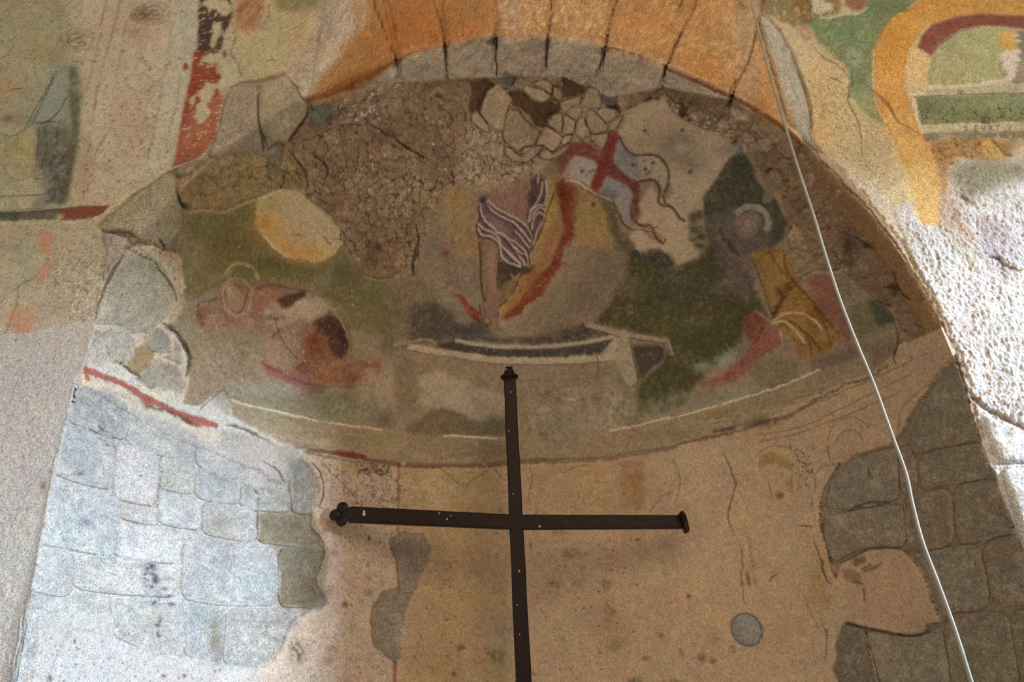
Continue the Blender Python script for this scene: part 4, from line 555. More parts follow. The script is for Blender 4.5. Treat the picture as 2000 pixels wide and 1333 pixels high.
# cloud mass between
fill([(1104, 500), (1130, 480), (1200, 490), (1228, 500), (1222, 540), (1190, 585), (1150, 630), (1040, 645), (1000, 640), (1060, 590), (1096, 550)], N(112, 92, 68), .85, 10, 6); blob(1180, 530, 36, 30, N(94, 78, 56), .6, ('m', -.9, .4)); blob(1140, 590, 40, 24, N(84, 70, 50), .6, ('f', -.8, .4)); blob(1120, 510, 20, 26, N(128, 104, 78), .6)
for cx, cy, q in ((1195, 568, 9), (1082, 600, 12), (1172, 545, 10), (1140, 560, 12), (1110, 600, 10)): line(ell(cx, cy, q, q*.8, 0, 300, 14), N(74, 60, 42), 5, .3, 4, ('f', -.6, .5), soft=3)
# right figure
fill([(1388, 432), (1410, 410), (1440, 405), (1470, 402), (1500, 416), (1510, 440), (1500, 470), (1512, 490), (1480, 520), (1470, 560), (1460, 600), (1430, 560), (1400, 510), (1386, 470)], N(94, 80, 66), .85, 8, 6, ('m', -1.3, .1)); line([(1400, 440), (1412, 480), (1440, 510), (1470, 540)], N(118, 82, 66), 10, .5, 4, ('f', -1, .3)); line([(1406, 450), (1424, 478), (1440, 498)], N(62, 50, 44), 8, .6, 4)
fill(ell(1460, 438, 24, 27, 0, 345, 16, 30), N(116, 92, 72), .85, 4, 3); line(ell(1466, 434, 34, 32, 215, 385, 16), N(138, 124, 92), 11, .75, 3, ('f', -1.2, 0)); line(ell(1460, 436, 14, 14, 0, 340, 14), N(128, 104, 80), 3, .6); line([(1448, 408), (1466, 420), (1478, 436), (1482, 456)], N(80, 62, 46), 2.5, .5, 2); blob(1459, 437, 9, 10, N(134, 110, 84), .7); line(ell(1459, 437, 11, 12, 160, 330, 10), N(84, 62, 48), 2, .6)
YEL = [(1468, 500), (1486, 488), (1512, 486), (1530, 488), (1544, 508), (1548, 530), (1562, 552), (1586, 570), (1622, 600), (1650, 640), (1642, 664), (1604, 690), (1586, 704), (1560, 700), (1546, 664), (1520, 636), (1508, 608), (1494, 562)]
fill(YEL, N(136, 94, 42), .95, 5, 4); fill([(1480, 500), (1530, 490), (1546, 530), (1530, 580), (1512, 600), (1496, 556)], N(142, 104, 50), .7, 10, 4); blob(1540, 560, 26, 10, N(112, 66, 24), .7, rot=-.5); blob(1600, 620, 30, 34, N(128, 82, 34), .5); blob(1560, 640, 20, 20, N(144, 112, 62), .6)
for P_, w_ in (([(1516, 560), (1530, 580), (1515, 606), (1508, 622)], 6), ([(1544, 555), (1528, 585), (1512, 610)], 9), ([(1548, 550), (1580, 580), (1610, 620), (1636, 650)], 5), ([(1520, 640), (1545, 630), (1575, 650), (1600, 680)], 4), ([(1468, 506), (1490, 560), (1502, 600), (1512, 622)], 4.5), ([(1530, 500), (1536, 530), (1552, 550)], 4), ([(1562, 640), (1580, 666), (1588, 696)], 4), ([(1500, 490), (1520, 520), (1540, 545)], 3), ([(1590, 600), (1612, 640), (1622, 672)], 3.5)):
    line(P_, N(86, 50, 24), w_, .6, 2, ('m', -2, -.4))
for P_ in ([(1504, 632), (1520, 620), (1542, 612), (1570, 612), (1594, 628), (1604, 644)], [(1504, 636), (1526, 628), (1548, 640), (1570, 668)], [(1510, 640), (1524, 650), (1526, 668)]): line(P_, N(164, 134, 92), 4, .75, 2, ('f', -1.6, -.3))
fill([(1576, 544), (1600, 536), (1622, 538), (1640, 570), (1652, 610), (1662, 650), (1658, 684), (1640, 650), (1600, 600)], N(120, 74, 56), .92, 4, 3); fill([(1450, 622), (1472, 608), (1492, 618), (1506, 636), (1522, 644), (1528, 672), (1512, 684), (1490, 700), (1462, 724), (1430, 744), (1392, 752), (1402, 738), (1440, 706), (1466, 672), (1454, 648)], N(124, 70, 54), .93, 3, 3)
fill([(1448, 624), (1468, 608), (1490, 620), (1496, 640), (1480, 668), (1462, 664), (1452, 646)], N(116, 62, 44), .9, 3, 3); line([(1490, 640), (1482, 660), (1472, 672)], N(80, 40, 30), 2.5, .6); line([(1474, 606), (1494, 620), (1506, 630)], N(130, 104, 74), 5, .7)
blob(1372, 716, 20, 12, N(118, 114, 88), .8, ('f', -1.2, 0)); blob(1416, 700, 18, 14, N(124, 124, 98), .8, ('f', -1, .1)); blob(1440, 680, 14, 14, N(112, 104, 76), .6, ('f', -.8, .2)); fill([(1364, 740), (1400, 738), (1440, 736), (1430, 756), (1390, 764), (1364, 758)], N(124, 76, 48), .8, 7, 5, ('m', -1.2, .1)); blob(1460, 715, 24, 20, N(120, 84, 60), .5)
fill([(1470, 720), (1520, 700), (1560, 706), (1560, 740), (1520, 756), (1480, 752)], N(96, 88, 54), .8, 12, 6, ('m', -1, .3)); fill([(1580, 700), (1650, 680), (1745, 660), (1744, 690), (1690, 728), (1600, 752)], N(104, 82, 60), .85, 12, 6); fill([(1662, 600), (1700, 585), (1740, 604), (1748, 640), (1680, 664), (1662, 650)], N(96, 86, 54), .85, 8, 5); fill([(1694, 578), (1722, 590), (1742, 606), (1746, 630), (1716, 640), (1706, 620)], N(64, 62, 44), .85, 6, 5, ('f', -1.2, 0)); blob(1650, 560, 18, 26, N(90, 82, 62), .6)
blob(1640, 710, 50, 18, N(90, 70, 52), .5, ('f', -.8, .4)); line([(1620, 740), (1660, 722), (1690, 716)], N(126, 110, 84), 6, .6, 4, ('f', -.8, .2)); line([(1680, 660), (1740, 638)], N(118, 92, 58), 8, .6, 4)
fill([(1340, 760), (1450, 750), (1520, 760), (1440, 790), (1350, 808), (1260, 822), (1230, 810)], N(116, 108, 82), .7, 10, 7, ('m', -1, .4)); blob(1290, 780, 60, 20, N(82, 76, 42), .6, ('m', -1, .4))
# open stone tomb
fill([(772, 678), (840, 686), (930, 700), (1000, 708), (1100, 708), (1196, 702), (1216, 740), (1240, 760), (1240, 860), (1000, 880), (800, 870), (770, 760)], N(120, 98, 70), .75, 8, 4); fill([(820, 738), (880, 730), (950, 760), (990, 770), (985, 810), (940, 835), (880, 800), (830, 790), (805, 770)], N(140, 118, 90), .85, 6, 8, ('m', -1.2, -.1)); fill([(775, 700), (810, 700), (822, 760), (815, 800), (775, 790)], N(108, 88, 60), .7, 8, 6)
fill([(858, 800), (932, 820), (932, 860), (960, 862), (1000, 870), (990, 896), (880, 896), (800, 880), (796, 830)], N(96, 76, 52), .85, 5, 6, ('m', -1.2, 0)); blob(965, 832, 24, 22, N(74, 70, 54), .85, ('f', -1.2, .1)); fill([(930, 826), (1000, 812), (990, 852), (930, 852)], N(84, 78, 58), .75, 6, 5, ('f', -1, .3))
fill([(845, 672), (898, 664), (930, 676), (1000, 682), (1110, 678), (1196, 662), (1184, 690), (1100, 698), (1000, 700), (900, 692)], N(66, 56, 48), .96, 3, 2); fill([(890, 656), (1000, 662), (1100, 650), (1140, 632), (1200, 650), (1120, 668), (1000, 674), (900, 666)], N(66, 56, 44), .85, 6, 4); blob(940, 652, 40, 8, N(62, 60, 54), .6, ('f', -.8, .2))
line([(892, 666), (950, 675), (1000, 678), (1060, 676), (1130, 670), (1190, 658), (1218, 648)], N(138, 122, 98), 7, .9, 1.5); line([(800, 676), (850, 686), (930, 698), (1000, 704), (1100, 704), (1188, 698), (1206, 690)], N(146, 124, 94), 12, .9, 2, ('f', -1.8, -.5)); line([(770, 674), (800, 666), (832, 662), (850, 668)], N(130, 108, 76), 6, .7, 2); line([(800, 684), (860, 694), (930, 706), (1000, 712), (1100, 712), (1190, 706)], N(88, 66, 46), 2, .6)
fill([(1172, 694), (1190, 672), (1206, 656), (1224, 648), (1214, 664), (1198, 692), (1190, 702)], N(140, 122, 92), .92, 2, 1.5); fill([(1202, 690), (1214, 666), (1226, 648), (1234, 690), (1244, 742), (1232, 758), (1222, 750), (1212, 740), (1204, 716)], N(130, 114, 86), .95, 2, 1.5); line([(1228, 650), (1236, 692), (1246, 740), (1234, 758)], N(66, 50, 40), 2.5, .6); fill([(1204, 710), (1220, 744), (1232, 760), (1228, 776), (1210, 770)], N(104, 90, 68), .7, 4, 3)
for P_, w_ in (([(1148, 634), (1180, 642), (1212, 654)], 10), ([(1230, 654), (1264, 660), (1302, 666)], 9), ([(1303, 666), (1311, 692)], 7)): line(P_, N(126, 110, 82), w_, .95, 1, smooth=False); line([(x, y+w_*.62) for x, y in P_], N(74, 60, 46), 2.2, .7, 1, smooth=False)
fill([(1236, 672), (1298, 676), (1296, 700), (1272, 720), (1250, 740), (1240, 704)], N(66, 54, 46), .93, 3, 3)
line([(1010, 742), (1080, 744), (1160, 738)], N(84, 64, 46), 2, .5, 2, ('f', -1, 0)); line([(1165, 692), (1167, 716), (1164, 740)], N(72, 52, 38), 2, .7, 2, h=-.002)
fill([(1010, 760), (1120, 750), (1220, 770), (1240, 820), (1180, 850), (1100, 850), (1010, 830)], N(128, 110, 84), .5, 14, 8, ('f', -.7, .5)); crackle([(1010, 755), (1120, 752), (1230, 775), (1240, 830), (1140, 850), (1010, 820)], 22, .001, N(150, 134, 108), .55, 12, .12, .05, ('n', -.5, .2)); blob(1120, 830, 60, 20, N(108, 104, 76), .6, ('f', -.8, .4)); blob(1230, 800, 30, 26, N(112, 98, 64), .5)
for x, y, rx, ry in ((1057, 848, 8, 5), (1165, 778, 10, 6), (1196, 768, 4, 4), (1060, 770, 8, 6), (1140, 785, 8, 10), (1090, 782, 8, 7)): blob(x, y, rx, ry, N(86, 68, 46), .7, ('f', -1, .1))
# borders under the scene
fill([(455, 785), (530, 802), (640, 826), (760, 842), (870, 853), (1000, 856), (1120, 850), (1240, 828), (1355, 806), (1500, 765), (1620, 716), (1700, 690), (1704, 724), (1612, 762), (1500, 815), (1337, 860), (1180, 890), (990, 900), (850, 906), (669, 892), (584, 875), (500, 846), (458, 812)], N(126, 103, 70), .7, 5, 3); blob(720, 862, 50, 14, N(116, 96, 52), .6, ('f', -.8, .4)); blob(1290, 850, 70, 10, N(100, 78, 52), .6, ('f', -.8, .4)); blob(1400, 812, 40, 8, N(112, 88, 40), .6, ('f', -.8, .3)); blob(960, 880, 50, 16, N(98, 78, 54), .6, ('m', -1, .3)); blob(630, 866, 16, 10, N(150, 124, 98), .7)
for k in range(16):
    x = 470+rng.random()*230; y = 800+(x-455)*.16+rng.random()*40; line([(x, y), (x+30, y+6), (x+60+rng.random()*40, y+13)], N(150, 126, 90) if k % 2 else N(96, 76, 48), 2, .4, 2, ('f', -.8, .3))
for k in range(16):
    x = 1240+rng.random()*330; y = 880-(x-1200)*.22-rng.random()*40; line([(x, y), (x+40, y-9), (x+70+rng.random()*30, y-18)], N(150, 124, 90) if k % 2 else N(88, 66, 44), 2, .4, 2, ('f', -.8, .3))
for P_ in ([(452, 782), (480, 790), (530, 803)], [(530, 803), (600, 818), (660, 828), (745, 840)], [(868, 852), (920, 855), (972, 856)], [(1352, 806), (1400, 793), (1450, 778), (1500, 760)], [(1500, 762), (1560, 740), (1600, 722)], [(1190, 842), (1280, 822), (1350, 806)]): line(P_, N(176, 154, 118), 3, .7, 2, ('f', -1.6, -.5))
line([(600, 880), (650, 886), (700, 895), (780, 907)], N(92, 54, 38), 7, .8, 2, ('f', -1.3, -.1)); line([(662, 884), (690, 888), (712, 894)], N(116, 46, 34), 9, .9, 3); line([(796, 908), (850, 909), (920, 908), (1000, 902), (1060, 900)], N(90, 62, 46), 8, .8, 3, ('f', -1, .1)); line([(1060, 900), (1180, 892), (1290, 876), (1340, 864), (1400, 850), (1436, 838)], N(84, 60, 42), 4, .8, 3, ('f', -1.2, .1), h=-.003)
line([(500, 852), (584, 882), (669, 898), (763, 909), (850, 913), (990, 908), (1180, 897), (1287, 881), (1337, 868), (1432, 844), (1500, 822)], N(80, 56, 38), 3.5, .6, 3, h=-.005); blob(1486, 826, 30, 9, N(74, 52, 40), .9, ('m', -1.4, -.2), rot=-.15); line([(1395, 843), (1432, 834)], N(80, 58, 40), 6, .8, 2); line([(1510, 822), (1560, 800), (1620, 770), (1700, 735), (1735, 712)], N(80, 58, 40), 4, .7, 5, ('m', -1.6, .2), h=-.006)
# ragged rims: mud lip above, cracks
for P_ in ([(364, 416), (400, 411), (430, 414), (470, 401), (505, 389), (530, 379)], [(600, 381), (620, 405), (645, 422), (661, 442), (669, 472), (690, 510), (702, 534)], [(702, 534), (735, 546), (762, 541), (782, 531)], [(1546, 520), (1561, 546), (1578, 538), (1600, 530), (1640, 531)], [(1212, 226), (1226, 214), (1252, 204), (1282, 194)]): line(P_, N(150, 128, 98), 3, .5, 3, ('f', -.8, .2), h=.001); line([(x-2, y-4) for x, y in P_], N(62, 46, 32), 2.5, .6, 3, ('f', -1.2, .2), h=-.003)
crack([(312, 630), (326, 636), (340, 648), (350, 662), (360, 680), (368, 694), (367, 715), (362, 735), (359, 752)], 9, .016, N(46, 30, 18), .9, 3); crack([(359, 750), (355, 770), (354, 788)], 4, .008); crack([(1748, 640), (1752, 665), (1744, 690), (1746, 712)], 3.5, .006); crack([(1735, 560), (1750, 575)], 3, .005)
specks([(370, 430), (700, 560), (740, 760), (420, 760), (360, 640)], N(160, 138, 106), 380, .5, 1.6, .6, 0, 61); specks([(370, 600), (500, 650), (500, 760), (370, 780)], N(84, 62, 44), 260, .5, 1.6, .6, -.001, 62); specks([(800, 560), (1240, 560), (1240, 880), (700, 880)], N(160, 138, 108), 260, .5, 1.4, .5, 0, 63); specks([(1200, 260), (1700, 600), (1600, 760), (1200, 880)], N(62, 46, 34), 420, .5, 1.6, .5, 0, 64)
# ---- the lit left flank: patches over and under the red border
JB = [(250, 490), (300, 480), (350, 500), (362, 560), (350, 600), (330, 636), (346, 650), (370, 700), (366, 750), (356, 788), (390, 796), (412, 772), (430, 764), (448, 790), (455, 815), (500, 850), (584, 882), (560, 900), (430, 890), (300, 840), (160, 752), (176, 690), (184, 640), (206, 568)]
fill(JB, N(160, 139, 108), id=5, h=.002, f=2, r=4)
fill([(300, 480), (352, 500), (360, 590), (340, 640), (320, 620), (345, 600), (345, 560), (330, 520), (300, 500)], N(146, 122, 90), .85, 3, 4); specks([(300, 500), (350, 500), (350, 600), (330, 600)], N(80, 60, 42), 90, .7, 2, .7, -.001, 71)
fill([(182, 642), (235, 638), (262, 660), (268, 690), (250, 712), (215, 712), (176, 706)], AL(.60, .58, .52), .95, 3, 4, h=.004); specks([(184, 642), (262, 650), (262, 705), (180, 708)], AL(.22, .17, .14), 260, .6, 1.8, .6, -.001, 72, 8)
fill([(268, 678), (285, 674), (300, 690), (304, 700), (292, 720), (272, 732), (252, 722), (248, 712), (262, 700)], N(120, 96, 62), .97, 2, 3, h=-.004); crack([(222, 706), (240, 712), (250, 722), (266, 730), (272, 736)], 5, .008, AL(.17, .10, .05), .85); blob(198, 718, 12, 6, AL(.26, .12, .06), .9, ('f', -1.2, -.3))
fill([(300, 702), (345, 710), (358, 740), (352, 770), (320, 765), (296, 745), (276, 735), (290, 720)], AL(.46, .42, .37), .9, 4, 5, ('m', -1.8, -.5)); specks([(300, 702), (350, 712), (352, 770), (300, 750)], AL(.18, .15, .12), 120, .6, 2.0, .6, -.001, 73)
fill([(170, 716), (215, 714), (252, 724), (262, 735), (270, 760), (345, 790), (390, 798), (412, 774), (430, 766), (448, 792), (452, 815), (520, 852), (590, 880), (600, 905), (480, 872), (400, 838), (320, 800), (240, 758), (168, 730)], AL(.68, .675, .65), .97, 3, 4, h=.006); fill([(412, 771), (430, 763), (448, 790), (446, 815), (430, 800)], AL(.44, .40, .36), .7, 4, 5)
line([(168, 718), (172, 740)], AL(.42, .15, .12), 9, .9, 2, smooth=False); line([(170, 722), (220, 742), (270, 768), (320, 796), (345, 808)], AL(.42, .14, .105), 11, .95, 3, ('f', -2, -.75)); line([(345, 808), (390, 822), (422, 832)], AL(.42, .14, .11), 9, .95, 3, ('f', -2, -.7)); fill([(272, 772), (300, 776), (302, 796), (282, 798)], AL(.40, .12, .08), .85, 3, 4); fill([(355, 806), (420, 826), (426, 832), (380, 836), (352, 820)], AL(.42, .15, .12), .9, 3, 3, ('f', -1.6, -.6))
line([(200, 758), (250, 778), (262, 790)], AL(.34, .14, .12), 2.5, .7, 3, ('f', -.8, .2))
for P_ in ([(280, 788), (300, 798), (330, 806), (345, 818)], [(340, 808), (360, 822), (385, 832)], [(440, 832), (470, 838), (500, 852), (545, 872)]): crack(P_, 6, .01, AL(.16, .08, .05), .85)
fill([(584, 880), (600, 900), (540, 900), (470, 880), (430, 848), (480, 850), (540, 868)], AL(.50, .48, .44), .8, 4, 5, h=.006, id=5); fill([(430, 842), (560, 880), (585, 905), (560, 950), (520, 930), (500, 915), (470, 905), (430, 890)], AL(.50, .48, .45), .85, 5, 6, h=.003, id=5)
# ------------------------------------------------------------------ stones: outlines, pigments
fill([(150, 745), (300, 835), (430, 885), (590, 900), (625, 960), (606, 1010), (632, 1080), (622, 1150), (636, 1184), (590, 1202), (536, 1292), (440, 1310), (220, 1245), (60, 1220), (40, 1400), (-20, 1400), (110, 890)], AL(.49, .48, .47), 1, 6, 4)
fill([(250, 770), (400, 850), (560, 905), (560, 950), (470, 960), (300, 900), (255, 860)], AL(.52, .51, .50), .7, 10, 8, ('m', -.9, .4))
WHITE, BLUE, GREY, MOSS = AL(.51, .515, .515), AL(.435, .455, .46), AL(.41, .41, .39), AL(.24, .21, .15)
fill([(508, 1000), (600, 990), (620, 1010), (640, 1080), (630, 1190), (548, 1192), (544, 1070), (508, 1062)], MOSS*1.25, .8, 8, 5)
fill([(560, 890), (600, 905), (630, 960), (610, 1010), (566, 1004)], GREY*.8, .7, 8, 5)
LEFT = [  # outline, pigment, proudness
 ([(148, 753), (200, 762), (248, 790), (252, 832), (246, 858), (200, 845), (140, 822)], BLUE, 1.3), ([(256, 798), (320, 822), (386, 852), (380, 904), (320, 888), (254, 868)], WHITE, .8), ([(392, 858), (440, 878), (470, 896), (462, 938), (388, 908)], WHITE, .7),
 ([(134, 830), (190, 842), (226, 860), (222, 956), (170, 945), (114, 925)], BLUE*1.05, 1), ([(232, 866), (312, 886), (307, 990), (227, 972)], WHITE, 1), ([(318, 890), (382, 908), (380, 966), (314, 950)], GREY*1.15, 1), ([(388, 912), (462, 942), (464, 986), (386, 970)], BLUE, 1), ([(476, 948), (566, 958), (566, 1000), (474, 992)], GREY, 1),
 ([(108, 938), (170, 952), (238, 976), (227, 1086), (150, 1072), (86, 1060)], BLUE*1.1, 1), ([(246, 992), (311, 1006), (307, 1026), (242, 1014)], WHITE*.9, .8), ([(317, 962), (394, 978), (391, 1036), (313, 1020)], WHITE, 1), ([(402, 980), (500, 996), (500, 1060), (400, 1042)], GREY*1.1, 1), ([(238, 1022), (356, 1042), (352, 1101), (230, 1088)], WHITE*1.1, 1),
 ([(363, 1048), (500, 1066), (540, 1072), (542, 1182), (440, 1180), (361, 1170)], BLUE*.95, 1), ([(508, 1004), (600, 1008), (622, 1056), (600, 1066), (506, 1058)], MOSS*1.1, .8), ([(84, 1068), (148, 1078), (140, 1166), (58, 1150)], BLUE, 1), ([(155, 1080), (352, 1108), (350, 1168), (147, 1150)], GREY*1.2, 1), ([(56, 1160), (140, 1174), (135, 1192), (76, 1206), (66, 1260), (52, 1345), (10, 1345), (28, 1260)], BLUE*.95, 1),
 ([(150, 1158), (216, 1166), (213, 1194), (180, 1202), (152, 1188)], GREY, 1), ([(222, 1170), (362, 1180), (360, 1286), (300, 1272), (224, 1240)], GREY*1.05, 1), ([(368, 1180), (442, 1188), (432, 1292), (366, 1284)], BLUE*.85, 1), ([(448, 1188), (562, 1195), (540, 1286), (504, 1308), (440, 1296)], GREY*.95, 1), ([(548, 1074), (600, 1068), (630, 1082), (618, 1130), (624, 1170), (606, 1184), (548, 1182)], MOSS, .9), ([(576, 898), (600, 918), (620, 944), (620, 985), (604, 1002), (574, 998), (570, 950)], GREY*.8, .9)]
JAMB = [([(250, 492), (280, 486), (318, 520), (336, 556), (340, 590), (322, 620), (300, 640), (262, 654), (232, 636), (186, 634), (190, 606), (206, 566), (226, 526)], AL(.50, .50, .42), 1.2), ([(284, 640), (312, 640), (330, 660), (336, 690), (302, 690), (280, 672)], AL(.44, .44, .38), .8), ([(338, 664), (352, 680), (356, 712), (330, 704), (316, 696), (340, 690)], AL(.46, .45, .39), .8),
        ([(262, 740), (292, 722), (312, 752), (296, 762)], AL(.40, .38, .33), .5)]
RG = N(104, 90, 68)
RIGHT = [([(1655, 906), (1702, 886), (1746, 876), (1752, 972), (1704, 986), (1660, 994), (1612, 988), (1622, 944), (1636, 920)], N(106, 92, 72), 1.3), ([(1612, 1008), (1662, 1002), (1758, 984), (1766, 1066), (1704, 1066), (1664, 1078), (1636, 1094), (1620, 1088), (1610, 1046)], N(108, 92, 70), 1.3), ([(1798, 804), (1818, 764), (1838, 734), (1868, 706), (1888, 764), (1904, 836), (1906, 856), (1850, 872), (1784, 884), (1772, 862), (1786, 838)], N(104, 90, 68), 1.2),
 ([(1754, 876), (1776, 874), (1790, 952), (1760, 968)], N(112, 92, 68), .6), ([(1792, 892), (1912, 864), (1932, 930), (1854, 944), (1798, 956)], RG, 1), ([(1764, 974), (1852, 954), (1860, 1062), (1776, 1076), (1768, 1030)], N(102, 86, 64), 1), ([(1862, 952), (1938, 938), (1962, 1000), (1984, 1036), (1914, 1056), (1868, 1062)], N(106, 90, 68), 1), ([(1780, 1084), (1908, 1064), (1930, 1184), (1852, 1196), (1836, 1184), (1822, 1140), (1806, 1108)], N(108, 94, 72), 1), ([(1916, 1066), (1996, 1042), (2064, 1172), (1940, 1184)], N(104, 88, 66), 1),
 ([(1842, 1206), (1962, 1196), (1990, 1345), (1860, 1345)], N(104, 90, 68), 1), ([(1968, 1196), (2072, 1186), (2130, 1350), (1998, 1350)], N(100, 86, 64), 1), ([(1646, 1222), (1686, 1232), (1700, 1290), (1716, 1345), (1642, 1345), (1630, 1310), (1636, 1284), (1634, 1258)], N(92, 80, 62), 1.2), ([(1692, 1236), (1722, 1236), (1770, 1248), (1808, 1242), (1834, 1226), (1852, 1345), (1724, 1345), (1708, 1290)], N(108, 94, 72), 1.1)]
ARCHL = [([(560, 148), (596, 190), (601, 205), (600, 222), (580, 248), (566, 268), (558, 281), (544, 274), (524, 290), (519, 268), (508, 246), (505, 226), (506, 180), (520, 160)], Fr(162, 140, 106), 1.0), ([(448, 176), (470, 162), (502, 160), (502, 190), (502, 232), (512, 262), (514, 298), (500, 296), (470, 294), (436, 304), (412, 306), (404, 300), (418, 282), (432, 244), (438, 204)], Fr(156, 134, 106), 1.0),
         ([(520, 296), (536, 284), (548, 290), (552, 310), (544, 326), (526, 320), (518, 306)], N(104, 92, 72), 1), ([(400, 306), (388, 318), (338, 334), (352, 346), (380, 332)], Fr(140, 122, 94), .6), ([(334, 336), (344, 352), (342, 372), (352, 396), (356, 420), (352, 450), (338, 474), (322, 488), (302, 476), (276, 468), (256, 452), (234, 450), (206, 452), (196, 444), (220, 420), (246, 398), (270, 378), (304, 356)], Fr(160, 142, 108), 1.0),
         ([(196, 452), (234, 460), (254, 472), (236, 498), (216, 528), (200, 560), (206, 520), (214, 492)], Fr(160, 142, 120), .8), ([(606, 214), (626, 206), (640, 222), (634, 242), (616, 246), (604, 232)], N(96, 88, 72), 1.2)]
EXTR = [([(1478, 26), (1504, 42), (1524, 66), (1544, 106), (1560, 156), (1577, 204), (1583, 240), (1580, 264), (1598, 296), (1560, 262), (1536, 240), (1519, 180), (1498, 108)], Fr(168, 155, 130), 1.6), ([(1432, -14), (1462, 4), (1474, 20), (1462, 22), (1440, 8)], Fr(130, 108, 88), 1)]
SMALLR = [(ell(1497, 281, 17, 16, 0, 335, 14), N(126, 104, 84), 3.5), (ell(1512, 352, 18, 22, 0, 335, 14), N(112, 90, 66), 1.5), (ell(1582, 352, 13, 17, 0, 335, 12), N(118, 92, 74), 1.8), (ell(1636, 378, 10, 9, 0, 330, 10), N(108, 84, 62), 1.5), (ell(1532, 318, 14, 11, 0, 330, 11), N(110, 86, 64), 1.6), (ell(1497, 352+36, 11, 12, 0, 330, 10), N(112, 90, 66), 1.4), (ell(1612, 432, 12, 14, 0, 330, 11), N(112, 84, 58), 1.2), (ell(1560, 400, 12, 10, 0, 330, 10), N(110, 84, 60), 1.2), (ell(1458, 1231, 28, 33, 0, 340, 18, -35), N(112, 102, 86), .6), (ell(1730, 575, 11, 12, 0, 320, 9), N(96, 76, 56), 1.2), ([(962, 150), (984, 148), (1004, 156), (996, 172), (978, 172)], N(96, 90, 78), 1), ([(1176, 178), (1194, 172), (1206, 190), (1200, 208), (1180, 204)], N(92, 80, 66), 1)]
LOWR = [([(1914, 812), (1960, 830), (2020, 852), (2030, 904), (1948, 908), (1926, 860)], AL(.62, .65, .67), 1.6), ([(1950, 918), (2030, 914), (2120, 1200), (2062, 1200), (2020, 1120), (1990, 1048), (1972, 990)], AL(.60, .62, .63), 1.6)]
for grp in (LEFT, JAMB, RIGHT, ARCHL, EXTR, SMALLR, LOWR):
    for P_, c_, _p in grp:
        c_ = np.array(c_)*(1+rng.normal()*.03); fill(P_, c_, 1, 2, 2, mott=.16)
        P_ = np.array(P_); cx, cy = P_.mean(0); r_ = (np.ptp(P_[:, 0])+np.ptp(P_[:, 1]))/4
        for k in range(4): blob(cx+rng.normal()*r_*.5, cy+rng.normal()*r_*.5, r_*.35, r_*.3, c_*(1+rng.normal()*.16)*np.array([1+rng.normal()*.03, 1, 1-rng.normal()*.03]), .5, ('f', -.6, .4))
for lst, col in ((LEFT, AL(.60, .60, .60)), (RIGHT, N(128, 112, 88))):
    for P_, c_, _p in lst: 
        if min(c_) > .3 or lst is RIGHT: fill(P_, col, .35, 6, 3, ('f', .1, .5))
for x, y, rx, ry in ((420, 1100, 12, 10), (440, 925, 12, 16), (300, 1220, 30, 30), (330, 940, 14, 20), (540, 980, 20, 10), (590, 950, 14, 20), (200, 1010, 12, 10), (210, 1150, 20, 8), (590, 1120, 26, 30), (420, 1240, 16, 44), (440, 1020, 30, 14), (130, 1120, 24, 30)): blob(x, y, rx, ry, AL(.26, .25, .21), .6, ('f', -.4, .5))
blob(420, 1250, 14, 40, AL(.20, .155, .09), .85, ('f', -.8, .3)); blob(600, 1150, 20, 18, AL(.17, .125, .06), .7); blob(440, 1090, 10, 30, AL(.24, .22, .16), .5, ('f', -.5, .4)); blob(425, 1025, 10, 16, AL(.24, .20, .14), .7, ('f', -.8, .3))
INK = AL(.03, .04, .075)
for x, y, rx, ry in ((292, 1106, 12, 9), (284, 1130, 3.5, 22), (298, 1118, 9, 8), (303, 1132, 7, 10), (296, 1145, 5, 6), (309, 1162, 5, 8), (320, 1150, 6, 4), (328, 1164, 8, 3), (298, 1178, 8, 6), (313, 1208, 3, 8), (308, 1220, 6, 6), (333, 1180, 8, 4), (280, 1128, 4, 8), (183, 1030, 4, 4), (165, 1020, 16, 8), (96, 1326, 6, 8), (145, 1252, 2, 5), (152, 1268, 4, 3), (360, 1320, 4, 4), (320, 1320, 6, 3), (310, 1240, 4, 8), (155, 926, 7, 4), (275, 929, 3, 2)):
    blob(x, y, rx, ry, INK, .92 if rx < 13 else .5, ('s', -.5, .1), hard=1.6)
blob(275, 1060, 20, 10, AL(.24, .30, .38), .5, ('s', -.2, .4)); blob(160, 1020, 20, 14, AL(.22, .26, .38), .5, ('s', 0, .4))
for P_ in ([(180, 846), (200, 860), (206, 868), (240, 880)], [(163, 838), (190, 846), (215, 858)]): crack(P_, 4, .008, AL(.14, .15, .13), .8)
fill([(190, 830), (202, 836), (204, 846), (196, 844)], AL(.12, .13, .12), .85, 2, 2)
line([(220, 1245), (150, 1230), (120, 1262), (90, 1330)], AL(.34, .30, .27), 2.2, .6, 2, h=-.002); crack([(470, 940), (500, 965), (503, 1000), (498, 1050)], 3, .006, AL(.16, .11, .08), .8); crack([(316, 892), (314, 925), (308, 960), (302, 1000)], 3, .005, AL(.24, .14, .12), .7); crack([(505, 895), (540, 915), (552, 938), (560, 945)], 3, .005, AL(.14, .10, .07), .8)
crack([(1688, 1228), (1694, 1260), (1700, 1290), (1706, 1310)], 3, .008); crack([(1560, 900), (1575, 910)], 2, .002)
for P_ in ([(1655, 1000), (1680, 985), (1705, 982), (1730, 980)], [(1695, 910), (1698, 925), (1705, 936)]): crack(P_, 5, .008)
